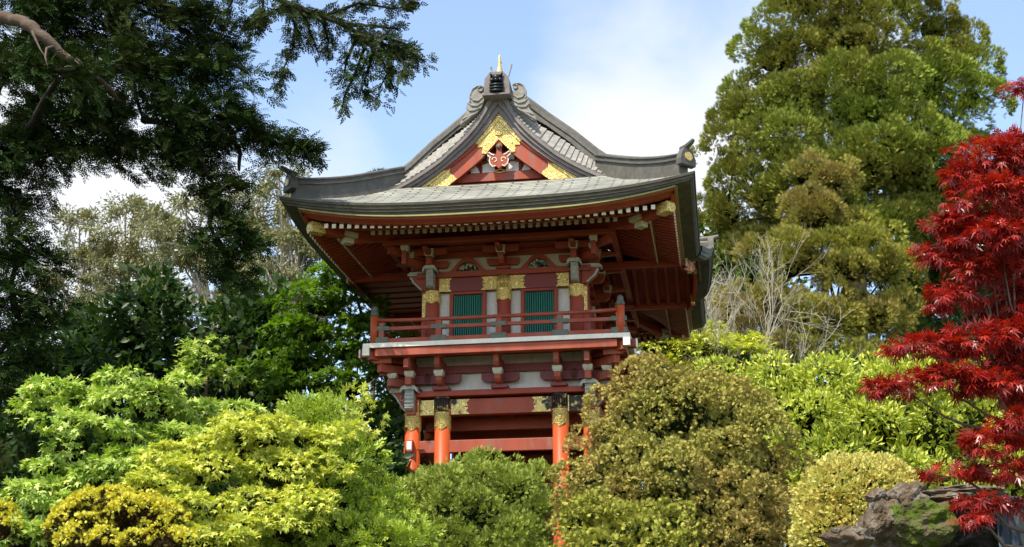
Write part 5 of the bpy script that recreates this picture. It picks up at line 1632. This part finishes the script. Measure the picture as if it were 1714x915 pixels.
# ---- mid distance left
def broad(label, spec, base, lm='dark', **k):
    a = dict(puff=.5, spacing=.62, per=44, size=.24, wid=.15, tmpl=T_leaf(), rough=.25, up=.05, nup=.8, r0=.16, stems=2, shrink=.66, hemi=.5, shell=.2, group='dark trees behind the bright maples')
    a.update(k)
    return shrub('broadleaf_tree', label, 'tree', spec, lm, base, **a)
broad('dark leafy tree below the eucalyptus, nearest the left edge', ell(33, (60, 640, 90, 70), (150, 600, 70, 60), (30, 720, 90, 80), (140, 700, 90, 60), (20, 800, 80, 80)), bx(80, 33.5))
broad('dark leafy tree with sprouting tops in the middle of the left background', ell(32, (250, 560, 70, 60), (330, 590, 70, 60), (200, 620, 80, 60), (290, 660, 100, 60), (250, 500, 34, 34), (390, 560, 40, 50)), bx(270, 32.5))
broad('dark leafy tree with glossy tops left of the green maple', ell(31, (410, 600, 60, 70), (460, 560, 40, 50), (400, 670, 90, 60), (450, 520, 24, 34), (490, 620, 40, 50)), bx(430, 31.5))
layered('green_maple', 'spreading mid green maple behind the left side of the gate', 'tree',
        ell(29.5, (590, 475, 50, 24), (540, 515, 60, 26), (610, 540, 60, 30), (520, 560, 62, 26), (590, 590, 75, 28, -.3), (510, 610, 75, 26), (470, 660, 70, 28, -.3), (570, 650, 90, 30, -.4), (630, 690, 60, 40, -.3), (540, 700, 90, 30, -.5), (610, 750, 60, 60, -.2), (660, 620, 40, 60, .8), (680, 720, 44, 50, 1.2), (700, 790, 50, 60, 1.4), (640, 800, 50, 50, .6)),
        'green_maple', bx(570, 30), puff=.28, spacing=.30, per=18, size=.14, flat=.35, r0=.14, stems=3, shrink=.5, clump=(1., .5), nup=1., nN=.8)
layered('yellow_maple', 'lime yellow maple glimpsed between the dark trees and the pale maple', 'tree', ell(29, (345, 600, 34, 30), (320, 620, 24, 20), (380, 630, 30, 20)), 'maple_lime', bx(345, 29), puff=.4, spacing=.5, per=24, size=.13, core=None, r0=.06, stems=1)
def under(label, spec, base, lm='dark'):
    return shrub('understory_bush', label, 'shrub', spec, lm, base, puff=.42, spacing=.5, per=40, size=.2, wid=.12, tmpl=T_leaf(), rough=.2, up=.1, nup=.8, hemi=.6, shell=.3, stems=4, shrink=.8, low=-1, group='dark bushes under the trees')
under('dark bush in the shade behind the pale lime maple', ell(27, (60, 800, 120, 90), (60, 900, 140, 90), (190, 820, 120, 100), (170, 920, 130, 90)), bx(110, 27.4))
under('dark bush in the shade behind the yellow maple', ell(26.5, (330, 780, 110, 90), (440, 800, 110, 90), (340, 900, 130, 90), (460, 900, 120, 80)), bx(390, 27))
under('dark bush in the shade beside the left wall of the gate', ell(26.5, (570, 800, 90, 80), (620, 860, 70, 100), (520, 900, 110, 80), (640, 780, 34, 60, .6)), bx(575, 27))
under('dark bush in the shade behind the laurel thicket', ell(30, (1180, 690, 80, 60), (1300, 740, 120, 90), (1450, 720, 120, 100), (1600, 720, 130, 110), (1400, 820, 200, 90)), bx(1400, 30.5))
# ---- right of the gate, behind
layered('lime_maple', 'lime yellow maple under the right eave of the gate', 'tree',
        ell(35.5, (1110, 585, 50, 24), (1180, 590, 60, 26), (1120, 625, 60, 26), (1200, 640, 70, 30), (1245, 600, 40, 30), (1170, 560, 40, 18, .6), (1250, 650, 60, 26)),
        'maple_yellow', bx(1170, 36), puff=.5, spacing=.5, per=44, size=.15, r0=.1, stems=2)
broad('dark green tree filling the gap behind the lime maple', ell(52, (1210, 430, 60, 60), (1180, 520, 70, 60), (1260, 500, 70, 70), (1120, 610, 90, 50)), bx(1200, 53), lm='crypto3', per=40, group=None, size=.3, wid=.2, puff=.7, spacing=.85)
def twigs():
    x, y = bx(1200, 37.2)
    root = plant_root('bare_shrub', x, y, 'leafless pale twiggy shrub beside the right eave of the gate', 'shrub')
    mb = MB(); b = np.array((x, y, float(ground_z(x, y)) - .2))
    def grow(p, d, L_, r, lv):
        n = 3; path = [p]; q = p
        for i in range(n):
            d = unit(d + rng.normal(0, .13, 3) + np.array((0, 0, .03)))
            q = q + d * L_ / n; path.append(q)
        mb.tube(path, [r * (1 - .4 * i / n) for i in range(n + 1)], 4 if lv > 1 else 6, cap=False)
        if lv >= 6 or L_ < .14: return
        for k in range(5 if lv < 4 else 3):
            grow(path[-1] if k < 2 else path[int(rng.integers(1, 3))], unit(d + rng.normal(0, .30, 3)), L_ * rng.uniform(.42, .62), r * .6, lv + 1)
    tips = [(1176, 470), (1186, 440), (1196, 460), (1206, 440), (1216, 455), (1226, 450), (1238, 470), (1250, 480), (1192, 520), (1212, 520), (1232, 530), (1202, 480), (1222, 490)]
    for tx, ty in tips:
        t_ = pt(tx, ty, 37.2 + rng.normal(0, .5)); dd = t_ - b
        grow(b + rng.normal(0, .1, 3) * (1, 1, 0), unit(dd), np.linalg.norm(dd) * .54, .04, 1)
    mb.build('stems', M['twig'], root, shift=tuple(root.location), smooth=True, recalc=False)
twigs()
# far treetop that shows just over the left roof edge
shrub('pine_tree', 'tiny dark pine top peeping over the left slope of the roof', 'conifer', ell(70, (632, 296, 10, 5), (622, 303, 12, 7), (640, 320, 20, 18)), 'dark', bx(632, 70), puff=.3, spacing=.5, per=40, size=.22, wid=.2, core=None, stems=1, r0=.2)

# ---- great cypress on the left
def cypress():
    x, y = -14.6, 25.5
    root = plant_root('monterey_cypress', x, y, 'huge dark cypress with drooping boughs overhanging the upper left', 'tree')
    spec = ell(24, (50, 40, 90, 50), (150, 20, 100, 46, .4), (270, 30, 100, 46), (360, 75, 60, 30, .3), (60, 130, 90, 50, -.4), (190, 120, 100, 46, -.2), (320, 130, 90, 36), (410, 120, 34, 16), (110, 210, 100, 44), (240, 200, 100, 40, -.3), (370, 195, 70, 26), (440, 228, 50, 14), (475, 236, 34, 9), (505, 241, 18, 5), (300, 250, 90, 30), (400, 285, 40, 20), (165, 255, 50, 20), (355, 325, 44, 30), (390, 370, 40, 26), (360, 400, 40, 26, -.2), (420, 415, 24, 18), (380, 460, 26, 22),
               (30, 240, 56, 40, -.5), (30, 320, 52, 36), (10, 400, 50, 44, -.4), (50, 430, 44, 26), (20, 490, 56, 40, -.3), (80, 505, 40, 18), (40, 560, 60, 34), (0, 620, 56, 46), (-40, 300, 60, 120), (150, 122, 34, 16, -3.1), (60, 108, 34, 12, -3.0))
    lobes = make_lobes(spec)
    P, N = surf(lobes, .40, rough=.3, back=-.6, clip=.8)
    P2, N2 = surf(lobes, .5, rough=.3, back=-.6, shrink=.6, clip=.5); P = np.concatenate([P, P2]); N = np.concatenate([N, N2])
    keep = rng.random(len(P)) < .9
    P = P[keep]; N = N[keep]
    hole = np.sin(P[:, 0] * 2.1 + 1.3) * np.sin(P[:, 2] * 2.7) + .5 * np.sin(P[:, 0] * 4.3 + P[:, 2] * 3.1)
    P = P[hole < .85]; N = N[hole < .85]
    # plumes reach outwards, away from the trunk, and sag at their tips
    away = unit(np.stack([np.ones(len(P)) * .9, -.25 + rng.normal(0, .5, len(P)), -.12 + rng.normal(0, .22, len(P))], 1) + N * .35)
    sets = []
    per = 40
    t = rng.random((len(P), per)); Lp = rng.uniform(.5, 1.15, len(P))
    base = P - away * (Lp * .5)[:, None]
    pos = base[:, None, :] + away[:, None, :] * (t * Lp[:, None])[..., None]
    pos[..., 2] -= (t ** 2) * (Lp * .3)[:, None]
    wob = rng.normal(0, 1, pos.shape) * (.13 * (1.15 - t))[..., None]
    pos = pos + wob
    ax = unit(away[:, None, :] + rng.normal(0, .42, pos.shape) + np.array((0, 0, -.25)) * t[..., None])
    nr = unit(np.array((0, 0, 1.)) + rng.normal(0, .5, pos.shape))
    pos = pos.reshape(-1, 3); ln = rng.uniform(.2, .32, len(pos))
    sets.append((T_plume(8, .32, .11), pos, ax.reshape(-1, 3), nr.reshape(-1, 3), ln, ln * 1.1))
    leaf_mesh('foliage', LM['cypress'], root, sets)
    mb = MB(); l_ = root.location
    b = np.array((x, y, l_[2]))
    mb.tube([b - (0, 0, .3), b + (.2, 0, 4), b + (-.1, .2, 9), b + (.3, 0, 15), b + (.2, 0, 19)], [.75, .6, .5, .36, .2], 12)
    top = b + np.array((.2, 0, 12.))
    left = sorted(range(len(lobes)), key=lambda i: np.linalg.norm((lobes[i][0] - top) * (1, 1, .6)))
    done = [b + np.array((.1, 0, h)) for h in (5., 7., 9., 11., 13., 15., 17.)]
    for i in left:                                  # every bough grows from the nearest one already there
        c, r = lobes[i]
        j = int(np.argmin([np.linalg.norm(c - q) + (1.5 if q[2] < c[2] - .5 else 0) for q in done])); st = done[j]
        L_ = np.linalg.norm(c - st); n = 6
        o = rng.normal(0, .12 * L_, 3)
        pth = [st + (c - st) * (k / n) + (o + np.array((0, 0, .10 * L_))) * sin(pi * k / n) + rng.normal(0, .03, 3) * (0 < k < n) for k in range(n + 1)]
        mb.tube(pth, [.085 - .055 * k / n for k in range(n + 1)], 6, cap=False)
        done.append(c)
    mb.build('trunk', M['darkbark'], root, shift=tuple(l_), smooth=True, recalc=False)
    lb = MB()                                   # the big bare limb
    ctl = [b + (.2, 0, 11.2), pt(-60, 12, 22.2), pt(0, 28, 21.2), pt(38, 36, 21.0), pt(72, 60, 20.9), pt(125, 104, 21.0), pt(170, 135, 21.6), pt(215, 180, 23.4)]
    rad = [.22, .16, .12, .11, .10, .08, .05, .02]
    pth = []; rr = []
    for i in range(len(ctl) - 1):
        for k in range(5):
            t = k / 5
            pth.append(ctl[i] * (1 - t) + ctl[i + 1] * t + rng.normal(0, .018, 3)); rr.append((rad[i] * (1 - t) + rad[i + 1] * t) * rng.uniform(.9, 1.1))
    lb.tube(pth, rr, 12)
    for i in (17, 22, 26):
        d = unit(np.array((rng.uniform(-.2, 1), rng.uniform(-1, 0), rng.uniform(-.9, .4))))
        lb.tube([pth[i], pth[i] + d * .35, pth[i] + d * .6 + (0.1, 0, -.15), pth[i] + d * .8 + (.25, 0, -.3)], [.035, .025, .016, .006], 6)
    lb.build('limb', M['limb'], root, shift=tuple(l_), smooth=True, recalc=False)
    return root
M['darkbark'] = mat('dark_bark', (.03, .024, .018), .95, var=.3, scale=6, spec=.1)
M['limb'] = mat('weathered_limb', (.10, .068, .045), .9, var=.2, scale=6, bump=.6, bscale=20, stretch=(1, 4, 4))
def bough(root, Y=20.0):
    """a bough of the same tree that reaches over the sky towards the gate"""
    l_ = root.location; mb = MB(); sets = []
    main = [(300, -90), (400, -35), (480, 5), (560, 35), (630, 70), (690, 98)]
    subs = [[(400, -30), (385, 10), (370, 30)], [(440, -20), (440, 25), (400, 38)], [(470, 0), (495, 40), (490, 80), (472, 120), (470, 155)], [(500, 10), (520, 55), (535, 95)],
            [(540, 28), (600, 5), (660, 14), (690, 10)], [(560, -40), (640, -15), (700, 5)], [(580, 40), (640, 45), (670, 48)], [(600, 55), (580, 100), (575, 130), (560, 128)],
            [(615, 65), (600, 110), (575, 165), (572, 190)], [(630, 70), (615, 120), (605, 150), (640, 172)], [(650, 80), (650, 120), (635, 148)], [(660, 85), (680, 110), (676, 128)], [(640, 74), (690, 88), (714, 104)], [(540, 30), (550, 70), (548, 86)], [(620, 60), (670, 70), (684, 78)], [(480, 5), (440, 30), (420, 50)], [(600, 50), (640, 100), (660, 150)]]
    P3 = lambda q, dy=0.: pt(q[0], q[1], Y + dy)
    mb.tube([P3(q) for q in main], [.085, .07, .055, .042, .03, .015], 8)
    mb.tube([np.array((-14.4, 25.5, 14.5)), np.array((-10.5, 22.5, 13.4)), P3(main[0])], [.26, .19, .12], 9)
    tufts = []
    for k, sb in enumerate(subs + [main[2:]]):
        pts = [P3(q, rng.normal(0, .25) * (i > 0)) for i, q in enumerate(sb)]
        mb.tube(pts, [.035 * (1 - .7 * i / (len(pts) - 1)) for i in range(len(pts))], 5)
        for a, b_ in zip(pts[:-1], pts[1:]):
            L_ = np.linalg.norm(b_ - a); n = max(2, int(L_ / .022))
            for i in range(n):
                t = rng.random(); p = a + (b_ - a) * t
                d = unit(b_ - a); side = unit(rng.normal(0, 1, 3) * (1, 1, .5)); r = rng.random() * .17
                tufts.append((p + side * r * .6, unit(d * .8 + side * .8 + np.array((.25, 0, -.25)))))
    pos = np.array([q[0] for q in tufts]); ax = np.array([q[1] for q in tufts])
    pos = np.repeat(pos, 3, 0) + rng.normal(0, .045, (len(pos) * 3, 3)); ax = unit(np.repeat(ax, 3, 0) + rng.normal(0, .35, (len(ax) * 3, 3)))
    nr = unit(np.array((0, 0, .7)) + rng.normal(0, .8, pos.shape)); ln = rng.uniform(.10, .21, len(pos))
    mb.build('bough', M['darkbark'], root, shift=tuple(l_), smooth=True, recalc=False)
    leaf_mesh('bough_foliage', LM['cypress'], root, [(T_plume(7, .36, .15), pos, ax, nr, ln, ln * 1.1)])
cyp = cypress()
bough(cyp)

from mathutils import noise as mnoise
# ---- rocks and the little fall at the lower right
M['rock'] = mat('garden_rock', (.115, .082, .05), .9, var=.5, scale=3, bump=1., bscale=11, bdist=.09, col2=(.19, .17, .14), cover=(.50, .62), spec=.2)
M['rockmoss'] = mat('mossy_rock', (.10, .085, .045), .95, var=.4, scale=2.6, bump=1., bscale=14, bdist=.09, col2=(.075, .11, .012), cover=(.42, .54), spec=.1)
M['rockwet'] = mat('wet_dark_rock', (.025, .022, .02), .35, var=.4, scale=4, bump=.7, bscale=8)
def rock(label, px, py, rx, ry, Y, m, rd=None, name='boulder', seed=0):
    r_ = np.random.default_rng(seed + 5)
    c = pt(px, py, Y); k = px_m(Y, c[2]); R_ = np.array((rx * k, rd or (rx + ry) * k * .55, ry * k))
    bm = bmesh.new(); bmesh.ops.create_icosphere(bm, subdivisions=5, radius=1)
    pl = [(unit(r_.normal(0, 1, 3)), r_.uniform(.62, .92)) for _ in range(11)]
    kk = r_.normal(0, 3, (6, 3)); o = r_.random(6) * 6
    for v in bm.verts:
        d = np.array(v.co); f = 1.
        for n_, h in pl:
            q = float(d @ n_)
            if q > 0: f = min(f, h / q)
        f = max(f, .5) * (1 + .03 * sum(sin(float(d @ kk[i]) * 2.2 + o[i]) for i in range(6)))
        f *= 1 + .16 * mnoise.fractal(Vector(d * 2.2) + Vector((seed * 7.1, 0, 0)), 1.0, 2.1, 5) 
        v.co = Vector(d * f * R_ * 1.18)
    me = bpy.data.meshes.new(name); bm.to_mesh(me); bm.free(); me.materials.append(m)
    ob = bpy.data.objects.new(name, me); ob.location = c; COL.objects.link(ob)
    return tag(ob, label, 'rock', 'rocks round the small waterfall')
rock('tall brown boulder with an ochre face beside the variegated dome', 1478, 875, 34, 42, 13.2, M['rock'], seed=1)
rock('small dark stone perched on the tall brown boulder', 1466, 832, 17, 13, 13.2, M['rock'], seed=2)
rock('pale grey flat rock at the bottom edge under the variegated dome', 1418, 905, 38, 20, 12.6, M['rock'], seed=3)
rock('grey peaked boulder with a bright top in the middle of the rocks', 1520, 845, 34, 34, 13.6, M['rock'], seed=4)
rock('moss covered boulder leading down to the dark pool', 1545, 885, 52, 40, 13.0, M['rockmoss'], seed=5)
rock('long flat ledge stone above the dark hollow', 1600, 830, 70, 16, 13.8, M['rock'], seed=6, rd=.5)
rock('wet black rock in the hollow under the red maple', 1650, 895, 90, 60, 14.6, M['rockwet'], seed=7)
def fall():
    rows = []
    for i in range(19):
        row = []
        for j in range(25):
            c = pt(1668 + j * 3.2, 848 + i * 4.2, 13.95)
            row.append((c[0], c[1] - .10 * (i / 18) ** 1.5 + .02 * sin(j * 1.9) * sin(j * .7 + 1) + .012 * rng.random(), c[2] + .01 * rng.random()))
        rows.append(row)
    mb = MB(); mb.grid(rows)
    m_ = bpy.data.materials.new('falling_water'); nt, b = nodes(m_)
    b.inputs['Roughness'].default_value = .2; b.inputs['IOR'].default_value = 1.33
    tc = nt.nodes.new('ShaderNodeTexCoord'); mp = nt.nodes.new('ShaderNodeMapping'); mp.inputs['Scale'].default_value = (7, 7, 1.6)
    no = nt.nodes.new('ShaderNodeTexNoise'); no.inputs['Scale'].default_value = 1.; no.inputs['Detail'].default_value = 6
    rp = nt.nodes.new('ShaderNodeValToRGB'); rp.color_ramp.elements[0].position = .5; rp.color_ramp.elements[0].color = (.03, .035, .035, 1); rp.color_ramp.elements[1].position = .72; rp.color_ramp.elements[1].color = (.42, .45, .46, 1)
    nt.links.new(tc.outputs['Object'], mp.inputs['Vector']); nt.links.new(mp.outputs['Vector'], no.inputs['Vector']); nt.links.new(no.outputs['Fac'], rp.inputs['Fac']); nt.links.new(rp.outputs['Color'], b.inputs['Base Color'])
    o = mb.build('waterfall', m_, smooth=True); tag(o, kind='structure')
fall()
